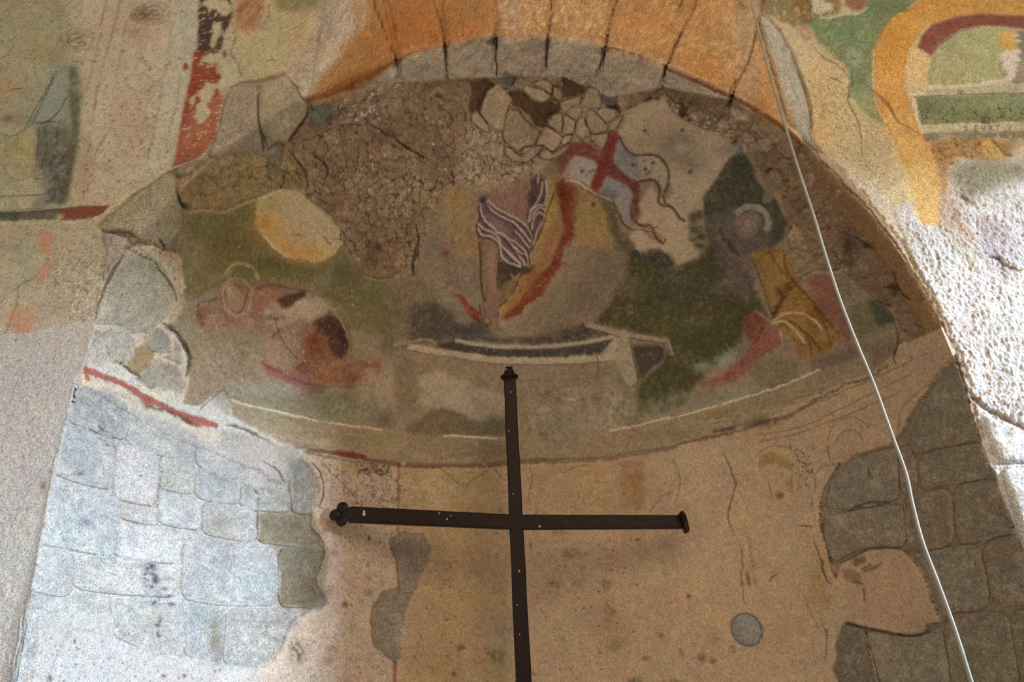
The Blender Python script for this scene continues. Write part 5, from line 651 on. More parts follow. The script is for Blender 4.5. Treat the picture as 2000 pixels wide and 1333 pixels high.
crack([(310, 470), (318, 480), (316, 492)], 4, .01, N(60, 48, 34), .9); crack([(222, 456), (250, 466), (262, 478), (285, 494)], 2.5, .004); crack([(505, 232), (508, 255), (512, 280), (514, 302)], 5, .02, N(40, 28, 18), .9, 2); crack([(600, 206), (598, 228), (580, 252), (562, 276)], 5, .02, N(40, 28, 18), .9, 2)
blob(520, 262, 14, 18, N(104, 96, 76), .6); blob(556, 235, 22, 20, N(158, 140, 110), .5, ('f', -.8, .3)); blob(300, 400, 20, 24, N(128, 116, 92), .5, ('f', -.6, .4)); blob(290, 440, 26, 16, N(142, 124, 106), .5); blob(540, 330, 16, 10, N(96, 84, 64), .6)
# arch stones: ochre wash on their faces, bare grey underneath
VOUS = [  # arris from, arris to, outer corners (image pixels), soffit depth factor
 ((601, 196), (774, 118), (660, -170), (715, -170), .10), ((779, 116), (867, 90), (722, -170), (838, -170), .15), ((872, 88), (966, 70), (845, -170), (962, -170), .14), ((971, 70), (1067, 73), (968, -170), (1082, -170), .15), ((1072, 74), (1178, 90), (1089, -170), (1238, -170), .15), ((1184, 91), (1299, 128), (1246, -170), (1434, -170), .13), ((1304, 130), (1428, 180), (1442, -170), (1500, -60), .10), ((1434, 184), (1564, 270), (1508, 30), (1584, 262), .08)]
OCH = Fr(158, 112, 66)
ARCHP = [(596, 200), (560, 146), (594, 108), (616, 66), (640, 0), (680, -350), (1500, -350), (1480, 20), (1500, 90), (1524, 180), (1540, 240), (1572, 278), (1500, 236), (1430, 196), (1300, 170), (1190, 190), (1100, 150), (980, 150), (780, 160), (700, 180), (620, 205)]
fill(ARCHP, N(152, 132, 106), 1, 2, 1, mott=.06)
fill([(600, 200), (615, 160), (660, 110), (720, 40), (740, -350), (1500, -350), (1480, 20), (1510, 120), (1560, 265), (1500, 222), (1430, 182), (1300, 127), (1180, 88), (1070, 72), (960, 72), (870, 88), (790, 108), (774, 126), (730, 158), (700, 176), (640, 200), (604, 206)], Fr(164, 112, 60), .9, 12, 3, mott=.12)
fill([(640, -100), (690, -100), (670, 40), (620, 140), (580, 170), (560, 146), (594, 108), (616, 66)], Fr(160, 134, 108), .7, 20, 5); fill([(700, -170), (960, -170), (960, 60), (870, 86), (776, 112), (690, 150), (650, 170), (680, 90)], Fr(158, 98, 46), .55, 16, 6, ('m', -1.2, .5)); blob(800, 50, 60, 60, Fr(162, 98, 44), .6); blob(690, 155, 60, 14, Fr(142, 84, 34), .7, rot=-.4); blob(910, 60, 40, 20, Fr(172, 104, 50), .6); blob(1030, 25, 50, 34, Fr(182, 136, 86), .75, ('f', -1.2, .2)); blob(1130, 30, 50, 36, Fr(188, 144, 90), .8, ('f', -1.2, .2)); blob(1270, 40, 60, 50, Fr(172, 118, 62), .5); blob(1000, 10, 20, 50, Fr(164, 132, 106), .6); blob(930, 10, 30, 24, Fr(150, 104, 62), .6)
blob(1400, 60, 40, 60, Fr(176, 130, 74), .5); blob(1460, 100, 28, 90, Fr(176, 150, 108), .65); blob(1450, 40, 30, 40, Fr(172, 146, 106), .5); blob(1520, 230, 26, 30, Fr(170, 136, 90), .6); blob(1370, 130, 40, 26, Fr(170, 104, 46), .6, rot=.4); blob(1490, 215, 40, 16, Fr(150, 96, 48), .6, rot=.6)
specks([(980, -20), (1180, -20), (1180, 80), (980, 64)], Fr(210, 176, 130), 240, 1, 3.4, .55, .001, 81, 6); specks([(1190, -10), (1470, -10), (1500, 180), (1300, 110), (1190, 80)], Fr(200, 154, 96), 600, 1, 3.0, .5, .001, 82, 8); specks([(620, 0), (960, 0), (960, 60), (640, 180)], Fr(126, 72, 28), 400, .6, 2.2, .4, 0, 83)
line([(600, 196), (640, 184), (690, 162), (740, 136), (772, 118), (800, 108), (870, 90), (920, 82)], Fr(150, 84, 34), 9, .8, 3, ('m', -1.6, 0)); line([(1184, 94), (1240, 110), (1300, 132), (1360, 158), (1430, 188), (1500, 228), (1560, 275)], Fr(124, 66, 32), 10, .85, 2); line([(975, 72), (1070, 76), (1180, 92)], Fr(150, 92, 60), 6, .5, 3, ('f', -1, .2))
GS = N(152, 131, 104)
for P_ in ([(723, 158), (750, 140), (765, 132), (774, 136), (774, 152), (760, 164), (728, 166), (712, 172)], [(786, 116), (830, 100), (868, 90), (872, 120), (868, 148), (840, 156), (800, 154), (786, 140)], [(876, 92), (920, 82), (962, 82), (966, 110), (960, 134), (946, 150), (920, 142), (900, 136), (878, 128)], [(972, 78), (1066, 80), (1064, 122), (1030, 128), (990, 118), (974, 112)], [(1072, 80), (1180, 96), (1172, 120), (1164, 146), (1130, 144), (1092, 132), (1072, 132)], [(1184, 98), (1298, 134), (1292, 158), (1270, 176), (1240, 180), (1210, 164), (1180, 152), (1176, 126)], [(1306, 140), (1344, 156), (1370, 176), (1352, 178), (1320, 164), (1300, 154)], [(1424, 208), (1456, 222), (1468, 234), (1440, 236), (1426, 226)]):
    fill(P_, GS, .95, 3, 2, mott=.14)
blob(925, 105, 30, 20, N(138, 128, 108), .5, ('f', -.8, .3)); blob(1030, 95, 26, 14, N(120, 106, 86), .5, ('f', -.8, .3)); blob(834, 135, 16, 8, N(114, 106, 90), .7); fill([(947, 84), (966, 62), (968, 88), (962, 90)], N(96, 78, 56), .9, 2, 1, h=-.01); line([(1184, 100), (1240, 114), (1296, 134)], N(166, 124, 94), 2.5, .6, 1.5, ('f', -1, .1))
for P_ in ([(760, 98), (770, 102), (776, 106), (784, 100)], [(764, 120), (768, 132)]): crack(P_, 2.5, .003, N(90, 52, 24), .6)
crack([(1440, 152), (1434, 162), (1428, 180)], 4, .008); crack([(600, 206), (590, 192), (575, 168), (566, 154)], 4, .01)

FLK = [[(230, 560), (340, 470), (400, 540), (470, 620), (425, 700), (380, 920), (275, 870), (170, 740), (200, 640)], [(432, 712), (520, 720), (560, 790), (640, 870), (715, 912), (660, 1035), (560, 1058), (520, 1095), (425, 1035), (378, 960), (392, 830)], [(570, 500), (680, 520), (760, 550), (825, 592), (760, 645), (690, 648), (620, 600), (562, 552)], [(640, 470), (770, 440), (830, 500), (820, 575), (745, 528), (682, 508)], [(842, 504), (908, 540), (918, 605), (882, 635), (832, 588)], [(905, 648), (1010, 602), (1078, 584), (1086, 640), (1050, 678), (1012, 668), (988, 736), (925, 736), (892, 680)], [(1104, 602), (1150, 505), (1238, 532), (1276, 640), (1255, 698), (1150, 705), (1076, 678)], [(1012, 684), (1106, 712), (1086, 768), (1040, 806), (972, 776), (934, 746)], [(800, 772), (908, 742), (918, 840), (902, 926), (852, 896), (795, 850), (782, 802)], [(934, 758), (1036, 816), (1028, 880), (1018, 926), (952, 936), (918, 918)], [(1048, 818), (1112, 780), (1128, 850), (1176, 930), (1100, 986), (1024, 938)], [(1144, 732), (1196, 724), (1278, 804), (1326, 870), (1326, 906), (1202, 934), (1152, 888), (1128, 802)], [(1224, 720), (1290, 692), (1398, 712), (1408, 778), (1318, 836), (1244, 770)], [(1334, 850), (1412, 792), (1470, 772), (1418, 878), (1360, 914), (1342, 898)], [(702, 962), (780, 864), (848, 912), (898, 942), (926, 970), (880, 1046), (830, 1096), (742, 1028), (672, 1038)], [(942, 952), (1010, 942), (988, 998), (932, 1036), (902, 1000)], [(100, 742), (158, 742), (258, 870), (248, 928), (172, 888), (92, 800)], [(1184, 950), (1328, 922), (1338, 958), (1290, 1075), (1242, 1046), (1174, 970)], [(562, 1062), (660, 1047), (738, 1034), (700, 1108), (602, 1138), (542, 1100)], [(862, 482), (928, 462), (924, 498), (872, 498)], [(806, 622), (870, 642), (882, 664), (850, 664)], [(1136, 500), (1160, 496), (1200, 520), (1150, 505)], [(640, 1060), (560, 1150), (500, 1120), (440, 1060), (400, 1050), (390, 1100), (470, 1180), (600, 1190), (690, 1120)], [(760, 1060), (830, 1110), (900, 1080), (940, 1050), (1000, 1010), (960, 1080), (860, 1150), (760, 1170), (700, 1130)]]
for P_ in ([(718, -170), (730, 0), (742, 38), (764, 92), (772, 118), (776, 156)], [(842, -170), (851, 0), (862, 50), (869, 90), (874, 154)], [(965, -170), (967, 0), (968, 70), (968, 110), (970, 150)], [(1086, -170), (1076, 0), (1073, 40), (1069, 74), (1066, 130)], [(1242, -170), (1202, 0), (1190, 50), (1181, 92), (1175, 120), (1162, 150)], [(1438, -170), (1362, 0), (1330, 66), (1301, 130), (1297, 158), (1290, 176)], [(1504, -60), (1470, 96), (1446, 150), (1432, 182), (1424, 214)]):
    line(P_, N(66, 44, 28), 2.6, .75, 2.5, ('f', -1.3, -.2), h=-.010)
line([(967, 60), (962, 78), (950, 84)], N(60, 44, 30), 3, .7, 2); crack([(1334, -10), (1328, 10), (1330, 24)], 5, .01, Fr(80, 48, 26), .8); crack([(768, 50), (774, 56)], 5, .006, Fr(110, 64, 28), .7)
for P_ in FLK:
    Q_ = [(900+x/4.628, 60+y/4.628) for x, y in P_]; fill(Q_, N(*(np.array([150, 124, 94])*(1+rng.normal()*.05))), .7, 2, 1); line(Q_+[Q_[0]], N(66, 46, 31), 1.7, .6, 2.5, ('f', -1.2, 0), h=-.004, smooth=False)
# ================================================================== finish the pixel canvases
# the painted vault is faded and worn: soft blending, rubbed patches of bare ground, then grit on everything
fm = box1((ID == 1).astype(np.float32), 2)[..., None].astype(np.float32)
soft = np.stack([box1(PAINT[..., k], 2) for k in range(3)], -1).astype(np.float32)
PAINT = PAINT*(1-.30*fm)+soft*.30*fm; del soft
GROUND = N(118, 97, 71).astype(np.float32)
rdg = np.abs(N16*.6+M8*.4+N4*.15)
PAINT *= (1+fm[..., 0]*(-.16*(1-sst(0, .10, rdg))+.12*(1-sst(0, .09, np.abs(M16*.5+N8*.5+M4*.2)))))[..., None]
wear = (.0+.22*sst(.05, .55, FD*.6+FB*.5)+.16*sst(.1, .6, N4*.5+M4*.5))[..., None]*fm
PAINT = PAINT*(1-wear)+GROUND*wear
lm_ = (PAINT@np.array([.3, .55, .15], np.float32))[..., None]; PAINT *= np.where(fm > .5, np.clip((lm_/.34), .05, 2)**.22, 1).astype(np.float32)
ch = (1-.08*fm[..., 0]-.08*((ID == 11) | (ID == 12)))[..., None].astype(np.float32); lum = (PAINT@np.array([.3, .55, .15], np.float32))[..., None]
sat = (PAINT.max(-1)-PAINT.min(-1))/(PAINT.max(-1)+1e-4); PAINT = (lum+(PAINT-lum)*ch)*(1-.28*fm*sst(.6, .95, sat)[..., None])
for P_, w_ in (([(300, 508), (312, 528), (326, 545), (337, 562), (343, 580), (344, 598)], 5), ([(312, 630), (326, 636), (340, 648), (350, 662), (360, 680), (368, 694), (367, 715), (362, 735), (359, 752)], 8), ([(345, 372), (351, 396), (362, 410)], 6), ([(312, 468), (318, 482), (315, 494)], 4), ([(248, 484), (262, 492), (280, 500), (296, 508)], 3), ([(640, 826), (600, 815)], 1), ([(735, 546), (762, 541), (780, 532)], 2.5), ([(812, 440), (815, 470), (808, 500), (806, 540)], 3),
            ([(345, 650), (330, 645), (322, 640)], 3), ([(222, 706), (244, 714), (256, 728), (272, 736)], 4), ([(390, 800), (430, 764), (444, 770)], 2), ([(1742, 530), (1752, 556), (1765, 575), (1778, 584)], 3.5), ([(1640, 905), (1620, 935), (1606, 965), (1602, 1000), (1606, 1040), (1616, 1078), (1622, 1108), (1634, 1128)], 3.5), ([(1640, 1100), (1668, 1086), (1700, 1073), (1758, 1073), (1776, 1088), (1800, 1122), (1816, 1160), (1832, 1205)], 2.5), ([(1650, 1218), (1690, 1227), (1770, 1243), (1806, 1236), (1812, 1222), (1832, 1216)], 3),
            ([(608, 905), (626, 925), (632, 960), (624, 990)], 2.5), ([(608, 1030), (628, 1052), (632, 1080), (624, 1110)], 2), ([(1830, 728), (1812, 762), (1784, 800), (1760, 845), (1740, 868)], 3), ([(1702, 580), (1720, 590), (1744, 603), (1756, 640), (1748, 690)], 2.5)):
    line(P_, N(46, 31, 19), w_*.85, .85, 1.6, ('f', -1.7, -.6), h=-.0018*w_, taper=w_ > 4)
gm = np.where(ID == 14, .45, 1.0).astype(np.float32)*np.where((ID == 3) | (ID == 0), 1.25, 1.0).astype(np.float32)
grit = .08*N2+.09*N4+.07*M4+.07*FD+.06*FC-.20*sst(.42, .75, N4*.45+M8*.35+M4*.2)+.12*sst(.45, .75, M4*.6+N2*.4)
PAINT *= np.clip(1+grit*gm, .3, 1.6)[..., None]
PAINT *= 1+.05*FB[..., None]*np.array([1, 0, -1.2], np.float32)+.04*M40[..., None]*np.array([-.6, .5, 0], np.float32)
HT += .0012*np.minimum(grit, 0)
np.clip(PAINT, .012, .82, out=PAINT)
HT += .0005*N4+.0005*M8
def samp(A, px, py):
    x = np.clip(px-OX-.5, 0, W-1.001); y = np.clip(py-OY-.5, 0, H-1.001); xi = x.astype(int); yi = y.astype(int); fx = x-xi; fy = y-yi
    xi1 = np.minimum(xi+1, W-1); yi1 = np.minimum(yi+1, H-1)
    if A.ndim == 3: fx = fx[..., None]; fy = fy[..., None]
    return (A[yi, xi]*(1-fx)+A[yi, xi1]*fx)*(1-fy)+(A[yi1, xi]*(1-fx)+A[yi1, xi1]*fx)*fy
def samp_id(px, py):
    return ID[np.clip((py-OY).astype(int), 0, H-1), np.clip((px-OX).astype(int), 0, W-1)]

# ------------------------------------------------------------------ materials
def wall_material(name, rough, bump, s1, s2, dist=.004):
    m = bpy.data.materials.new(name); m.use_nodes = True; nt = m.node_tree; b = nt.nodes['Principled BSDF']
    at = nt.nodes.new('ShaderNodeAttribute'); at.attribute_name = 'pigment'; tc = nt.nodes.new('ShaderNodeTexCoord')
    n1 = nt.nodes.new('ShaderNodeTexNoise'); n1.inputs['Scale'].default_value = s1; n1.inputs['Detail'].default_value = 5; n1.inputs['Roughness'].default_value = .65
    n2 = nt.nodes.new('ShaderNodeTexNoise'); n2.inputs['Scale'].default_value = s2; n2.inputs['Detail'].default_value = 3
    for n in (n1, n2): nt.links.new(tc.outputs['Object'], n.inputs['Vector'])
    mr = nt.nodes.new('ShaderNodeMapRange'); mr.inputs['From Min'].default_value = .3; mr.inputs['From Max'].default_value = .7; mr.inputs['To Min'].default_value = .52; mr.inputs['To Max'].default_value = 1.48; nt.links.new(n2.outputs['Fac'], mr.inputs['Value'])
    vm = nt.nodes.new('ShaderNodeVectorMath'); vm.operation = 'SCALE'; nt.links.new(at.outputs['Color'], vm.inputs[0]); nt.links.new(mr.outputs['Result'], vm.inputs['Scale']); nt.links.new(vm.outputs['Vector'], b.inputs['Base Color'])
    bp = nt.nodes.new('ShaderNodeBump'); bp.inputs['Strength'].default_value = bump; bp.inputs['Distance'].default_value = dist; nt.links.new(n1.outputs['Fac'], bp.inputs['Height']); nt.links.new(bp.outputs['Normal'], b.inputs['Normal'])
    b.inputs['Roughness'].default_value = rough; b.inputs['Specular IOR Level'].default_value = .2
    return m
M_PL = wall_material('painted_plaster', .9, .5, 90, 260); M_MUD = wall_material('rough_render', .95, .9, 60, 220, .006); M_ST = wall_material('stone', .92, .8, 55, 200, .006); M_WH = wall_material('lime_wash', .9, 1.0, 45, 240, .008)

def build(name, P, faces, mat, parent=None):
    """P (n,3) float, faces (m,4) int: one mesh coloured from the pigment canvas"""
    used, inv = np.unique(faces, return_inverse=True); V = P[used]; F = inv.reshape(faces.shape)
    me = bpy.data.meshes.new(name); me.vertices.add(len(V)); me.vertices.foreach_set('co', V.astype(np.float32).ravel())
    n = len(F); k = F.shape[1]; me.loops.add(n*k); me.loops.foreach_set('vertex_index', F.astype(np.int32).ravel())
    me.polygons.add(n); me.polygons.foreach_set('loop_start', np.arange(0, n*k, k, dtype=np.int32)); me.polygons.foreach_set('use_smooth', np.ones(n, bool))
    me.update(calc_edges=True)
    px, py = image_px(V); c = samp(PAINT, px, py)
    a = me.color_attributes.new('pigment', 'FLOAT_COLOR', 'POINT'); a.data.foreach_set('color', np.concatenate([c, np.ones((len(V), 1))], 1).astype(np.float32).ravel())
    me.materials.append(mat); o = bpy.data.objects.new(name, me); C.objects.link(o)
    if parent is not None: o.parent = parent
    return o
def quads(n, m):
    i = np.arange(n*m).reshape(n, m); return np.stack([i[:-1, :-1], i[:-1, 1:], i[1:, 1:], i[1:, :-1]], -1).reshape(-1, 4)
def empty(name, loc=(0, 0, 0)):
    o = bpy.data.objects.new(name, None); C.objects.link(o); o.location = loc; o.empty_display_size = .1; return o
def tag(o, label=None, cat=None, group=None, kind=None):
    for k, v in (('label', label), ('category', cat), ('group', group), ('kind', kind)):
        if v: o[k] = v
    return o

# ------------------------------------------------------------------ apse surface
ZB = on_plane(np.array([34.]), np.array([1333.]))[0, 2]-.62
z_lo = np.linspace(ZB, ZS, 330, endpoint=False); z_hi = ZS+(ZT-ZS)*np.sin(np.linspace(0, math.pi/2-2e-3, 440))
zz = np.concatenate([z_lo, z_hi]); tt = np.linspace(0, math.pi, 1001)
T, Z = np.meshgrid(tt, zz); P = niche(T, Z); Nn = niche_normal(P)
edge = np.minimum(T, math.pi-T); wgt = sst(0, .03, edge)[..., None]
NF = np.array([0, -1., 0]); px, py = image_px(P); hh = samp(HT, px, py)[..., None]
nb = Nn*wgt + (1-wgt)*(Nn+NF)*.7
P2 = (P + nb*hh).reshape(-1, 3); Q = quads(len(zz), len(tt)); Q = Q[:, ::-1]
cen = P.reshape(-1, 3)[Q].mean(1); qx, qy = image_px(cen); ids = samp_id(qx, qy); ids = np.where(ids > 9, 0, ids)
apse = tag(build('wall_apse', P2, Q[ids == 0], M_ST), kind='structure')
build('rough_render', P2, Q[ids == 3], M_MUD, apse); build('plaster', P2, Q[ids == 2], M_PL, apse); build('plaster', P2, Q[ids == 5], M_PL, apse)
tag(build('fresco', P2, Q[ids == 1], M_PL), 'large faded fresco in the curved vault with red-cross banner and open white tomb', 'fresco')
def main_piece(Q, mask):
    """faces of mask that hang together with the largest piece"""
    if not mask.any(): return mask
    F = Q[mask]; lab = np.arange(Q.max()+1)
    for _ in range(4000):
        m = lab[F].min(1); new = lab.copy(); np.minimum.at(new, F.ravel(), np.repeat(m, 4)); new = new[new]
        if (new == lab).all(): break
        lab = new
    k = lab[F[:, 0]]; v, c = np.unique(k, return_counts=True); out = mask.copy(); out[mask] = k == v[c.argmax()]; return out
# ------------------------------------------------------------------ front wall, left and right of the apse
ztop = np.linspace(ZT-1e-4, ZT+1.15, 150); zf = np.concatenate([zz, ztop[1:]])
front = None
for s in (-1, 1):
    x0 = np.concatenate([(xl(zz) if s < 0 else xr(zz)), np.full(len(ztop)-1, XK)])
    xv = on_plane(np.array([-45. if s < 0 else 2045.]), np.array([0. if s < 0 else 300.]))[0, 0]; xv = np.where(s*xv > s*x0+.2, xv, x0+s*.4)
    u = np.linspace(0, 1, 230); X = x0[:, None]+(xv-x0)[:, None]*u[None]
    far = np.linspace(0, 1, 46)[1:]**1.6; X = np.concatenate([X, xv[:, None]+(s*4.19-xv)[:, None]*far[None]], 1)
    Pf = np.stack([X, 0*X, zf[:, None]+0*X], -1); px, py = image_px(Pf); hh = samp(HT, px, py)[..., None]
    nin = np.zeros_like(Pf); nin[:len(zz)] = Nn[:, :1] if s < 0 else Nn[:, -1:]
    w2 = sst(0, .05, np.abs(X-x0[:, None]))[..., None]; nb = NF*w2+(1-w2)*(nin+NF)*.7
    Pg = (Pf+nb*hh).reshape(-1, 3); Q = quads(len(zf), X.shape[1])
    if s < 0: Q = Q[:, ::-1]
    cen = Pf.reshape(-1, 3)[Q].mean(1); qx, qy = image_px(cen); ids = samp_id(qx, qy); ids = np.where((ids < 10) | ((ids != 14) & (ids != 13) & ((np.abs(qx-1465) < 60) & (qy < 60) & (s > 0))), 0, ids)
    nm = 'wall_left' if s < 0 else 'wall_front'
    ids = np.where((ids == 12) & ~main_piece(Q, ids == 12), 0, ids)
    wl = tag(build(nm, Pg, Q[(ids == 0)], M_ST), kind='structure')
    if s < 0:
        build('plaster', Pg, Q[ids == 15], M_PL, wl); build('plaster', Pg, Q[ids == 14], M_PL, wl); wall_l = wl
        tag(build('fresco', Pg, Q[ids == 11], M_PL), 'faded fresco with pale robe and flaking red stripe, left of the arch', 'fresco')
    else:
        build('plaster', Pg, Q[ids == 13], M_WH, wl); wall_r = wl
        tag(build('fresco', Pg, Q[ids == 12], M_PL), 'fresco with yellow painted arch, green panels and worn lettering, right of the arch', 'fresco')

# ------------------------------------------------------------------ stones as pieces of their walls
def resample(P_, step):
    P_ = np.array(P_, float); Q_ = np.vstack([P_, P_[:1]])
    # round the corners once (Chaikin)
    for _ in range(2):
        a, b = Q_[:-1], Q_[1:]; Q_ = np.stack([a*.88+b*.12, a*.12+b*.88], 1).reshape(-1, 2); Q_ = np.vstack([Q_, Q_[:1]])
    L = np.concatenate([[0], np.cumsum(np.hypot(*np.diff(Q_, axis=0).T))]); n = max(int(L[-1]/step), 12); t = np.linspace(0, L[-1], n, endpoint=False)
    return np.stack([np.interp(t, L, Q_[:, 0]), np.interp(t, L, Q_[:, 1])], -1)
def centre(P_):
    x, y = P_.T; x1, y1 = np.roll(P_, -1, 0).T; c = x*y1-x1*y; a = c.sum()/2
    return np.array([((x+x1)*c).sum()/(6*a), ((y+y1)*c).sum()/(6*a)])
def stone(outline, parent, proud=.006, surf='niche', name='stone', mat=None, step=4., relief=1., back=.03, wob=2.6, push=0, grow=0.):
    B = resample(outline, step); c = centre(B); dv = B-c; B = B+dv/np.hypot(*dv.T)[:, None]*grow; n = len(B)
    x_, y_ = (B-[OX, OY]).astype(int).T; x_ = np.clip(x_, 0, W-1); y_ = np.clip(y_, 0, H-1)
    B = B+np.stack([FD[y_, x_], FC[y_, x_]], -1)*wob; c = centre(B); R = np.hypot(*(B-c).T).mean(); K = int(np.clip(R/step, 3, 30))
    r = np.linspace(1, 1/K, K)**.85; ring = c+(B-c)[None]*r[:, None, None]
    pts = np.concatenate([B[None], ring, np.repeat(c[None, None], 1, 0).repeat(n, 1)[:, :]], 0) # skirt, rings, centre row
    px, py = pts[..., 0], pts[..., 1]
    if surf == 'front': S = on_plane(px, py); Nm = np.broadcast_to(NF, S.shape)
    else:
        S, ins = on_niche(px, py); Nm = np.where(ins[..., None], niche_normal(S), NF)
        if surf == 'both':
            for _ in range(10):
                S[1:-1] = (S[1:-1]+np.roll(S[1:-1], 1, 1)+np.roll(S[1:-1], -1, 1)+S[2:]+S[:-2])/5
            Nm = Nm.mean((0, 1)); Nm = np.broadcast_to(Nm/np.linalg.norm(Nm), S.shape)
    xi = np.clip((px-OX).astype(int), 0, W-1); yi = np.clip((py-OY).astype(int), 0, H-1)
    rel = (N16[yi, xi]*.45+M8[yi, xi]*.35+N40[yi, xi]*.6+N4[yi, xi]*.15)*.006*relief + np.minimum(samp(HT, px, py)+.012, 0)*1.0
    rr = np.concatenate([[1], r, [0]])[:, None]; dome = proud*(1-rr**14)
    h = dome+rel*np.minimum(1, (1-rr)*5)+.001+push; h[0] = -back; 
    V = (S+Nm*h[..., None]); m = V.shape[0]; V = V.reshape(-1, 3)
    i = np.arange(m*n).reshape(m, n); j = np.roll(i, -1, 1)
    F = np.stack([i[:-1], j[:-1], j[1:], i[1:]], -1).reshape(-1, 4)
    cb = len(V); V = np.vstack([V, [(S[0]-Nm[0]*back).mean(0)]]); F = np.vstack([F, np.stack([j[0], i[0], np.full(n, cb), np.full(n, cb)], -1)]) if False else F
    e = V[F[0, 1]]-V[F[0, 0]]; g = V[F[0, 3]]-V[F[0, 0]]
    # outward orientation
    mid = F[len(F)//2]; fn = np.cross(V[mid[2]]-V[mid[0]], V[mid[3]]-V[mid[1]])
    if fn@(CAM-V[mid[0]]) < 0: F = F[:, ::-1]
    return build(name, V, F, mat or M_ST, parent)
for P_, c_, p_ in LEFT: stone(P_, apse, .0028*p_, grow=3.4, relief=1.0, push=-.007)
for P_, c_, p_ in RIGHT: stone(P_, apse, .0034*p_, grow=3.0, push=-.006)
for P_, c_, p_ in JAMB: stone(P_, apse, .006*p_, relief=1.5, grow=1)
for P_, c_, p_ in ARCHL: stone(P_, apse, .009*p_, 'both', relief=1.0, back=.04, push=.001, grow=2)
for P_, c_, p_ in SMALLR: stone(P_, apse, .008*p_, step=3)
for P_, c_, p_ in EXTR: stone(P_, wall_r, .012*p_, 'front', relief=.6)
for P_, c_, p_ in LOWR: stone(P_, wall_r, .010*p_, 'front', relief=1.2, push=.008)
# curled flakes of render round the fallen patches (outlines in pixels of an enlarged image crop)
for P_ in FLK:
    Q_ = np.array([(900+x/4.628, 60+y/4.628) for x, y in P_]); 
    if np.ptp(Q_[:, 0])*np.ptp(Q_[:, 1]) < 60: continue
    stone(Q_, apse, .004, name='plaster_flake', mat=M_MUD, step=3, relief=.35, back=.012, wob=1.0, push=.002)
# ------------------------------------------------------------------ arch stones
def voussoir(a0, a1, o0, o1, dep, seed):
    na, nf, ns = 34, 46, 20
    A0, A1, O0, O1 = [on_plane(np.array([float(p[0])]), np.array([float(p[1])]))[0] for p in (a0, a1, o0, o1)]
    s_ = np.linspace(0, 1, na); ax = A0[0]+(A1[0]-A0[0])*s_
    # follow the arris of the arch
    zgrid = np.concatenate([z_lo, z_hi, [ZT]]); 
    zl = np.interp(ax, xl(zgrid)[len(z_lo):], zgrid[len(z_lo):]); zr = np.interp(-ax, -xr(zgrid)[len(z_lo):], zgrid[len(z_lo):]); az = np.where(ax < XK, zl, zr)
    Ar = np.stack([ax, 0*ax, az], -1); k = s_[:, None]; Ar[:, 2] = Ar[:, 2]-.012
    O = O0+(O1-O0)*k; out = O-Ar
    f = np.linspace(1, 0, nf)**1.3; rows = [Ar+out*q for q in f]
    sd = np.linspace(0, 1, ns)[1:]; dv = dep*SC*(1+.08*math.sin(seed*3.1)); rag = 1+.16*np.sin(s_*7+seed*2.3)*np.sin(s_*17+seed)+.05*np.sin(s_*41+seed*4)-.30*np.exp(-np.minimum(s_, 1-s_)/.05)
    rows += [Ar+np.stack([0*s_, dv*q*(1+(rag-1)*q), 0*s_], -1) for q in sd]
    S = np.array(rows); m = len(S)
    up = np.array([0, 0, -1.0]); fr = NF; w = np.concatenate([np.zeros(nf), np.ones(ns-1)])[:, None, None]
    # rounded arris
    nrm = fr*(1-w)+up*w; near = np.exp(-(np.abs(np.arange(m)-nf+1)/3.0)**2)[:, None, None]
    px, py = image_px(S); xi = np.clip((px-OX).astype(int), 0, W-1); yi = np.clip((py-OY).astype(int), 0, H-1)
    rel = (N16[yi, xi]*.35+M8[yi, xi]*.4+N40[yi, xi]*.5+N4[yi, xi]*.3)*(.0042+.004*w[:, :, 0]) + np.clip(samp(HT, px, py)+.012, -.014, .003)
    jo = np.minimum(s_, 1-s_)[None]*np.linalg.norm(A1-A0); round_ = -.016*np.exp(-(jo/.007)**1.2)
    h = (.006+.003*math.sin(seed*5.3)+rel+round_)[..., None]
    V = S+nrm*h; V = V-near*(fr+up)*.004*1.0
    # ragged inner end of the soffit, set into the render
    V[-1] += np.array([0, 0, .05]); V[0] += np.array([0, 0, .0])
    i = np.arange(m*na).reshape(m, na); F = np.stack([i[:-1, :-1], i[:-1, 1:], i[1:, 1:], i[1:, :-1]], -1).reshape(-1, 4)
    Vf = V.reshape(-1, 3); nv = len(Vf)
    # cheeks: both joint faces run back into the wall
    sides = []
    for col, fl in ((0, 0), (na-1, 1)):
        e = V[:, col]; b = e.copy(); b[:nf, 1] += .07; b[nf:, 2] += .05
        st = nv+len(sides)*0; base = len(Vf); Vf = np.vstack([Vf, b]); ii = i[:, col]; jj = base+np.arange(m)
        q = np.stack([ii[:-1], ii[1:], jj[1:], jj[:-1]], -1); F = np.vstack([F, q if fl else q[:, ::-1]])
    mid = F[na*10]; fn = np.cross(Vf[mid[2]]-Vf[mid[0]], Vf[mid[3]]-Vf[mid[1]])
    if fn@(CAM-Vf[mid[0]]) < 0: F = F[:, ::-1]
    return build('stone', Vf, F, M_ST, arch)
arch = tag(empty('trim_1', (0, 0, float(ZS))), kind='structure'); bpy.context.view_layer.update()
for k, v in enumerate(VOUS):
    o = voussoir(*v, k+1); o.matrix_parent_inverse = arch.matrix_world.inverted()
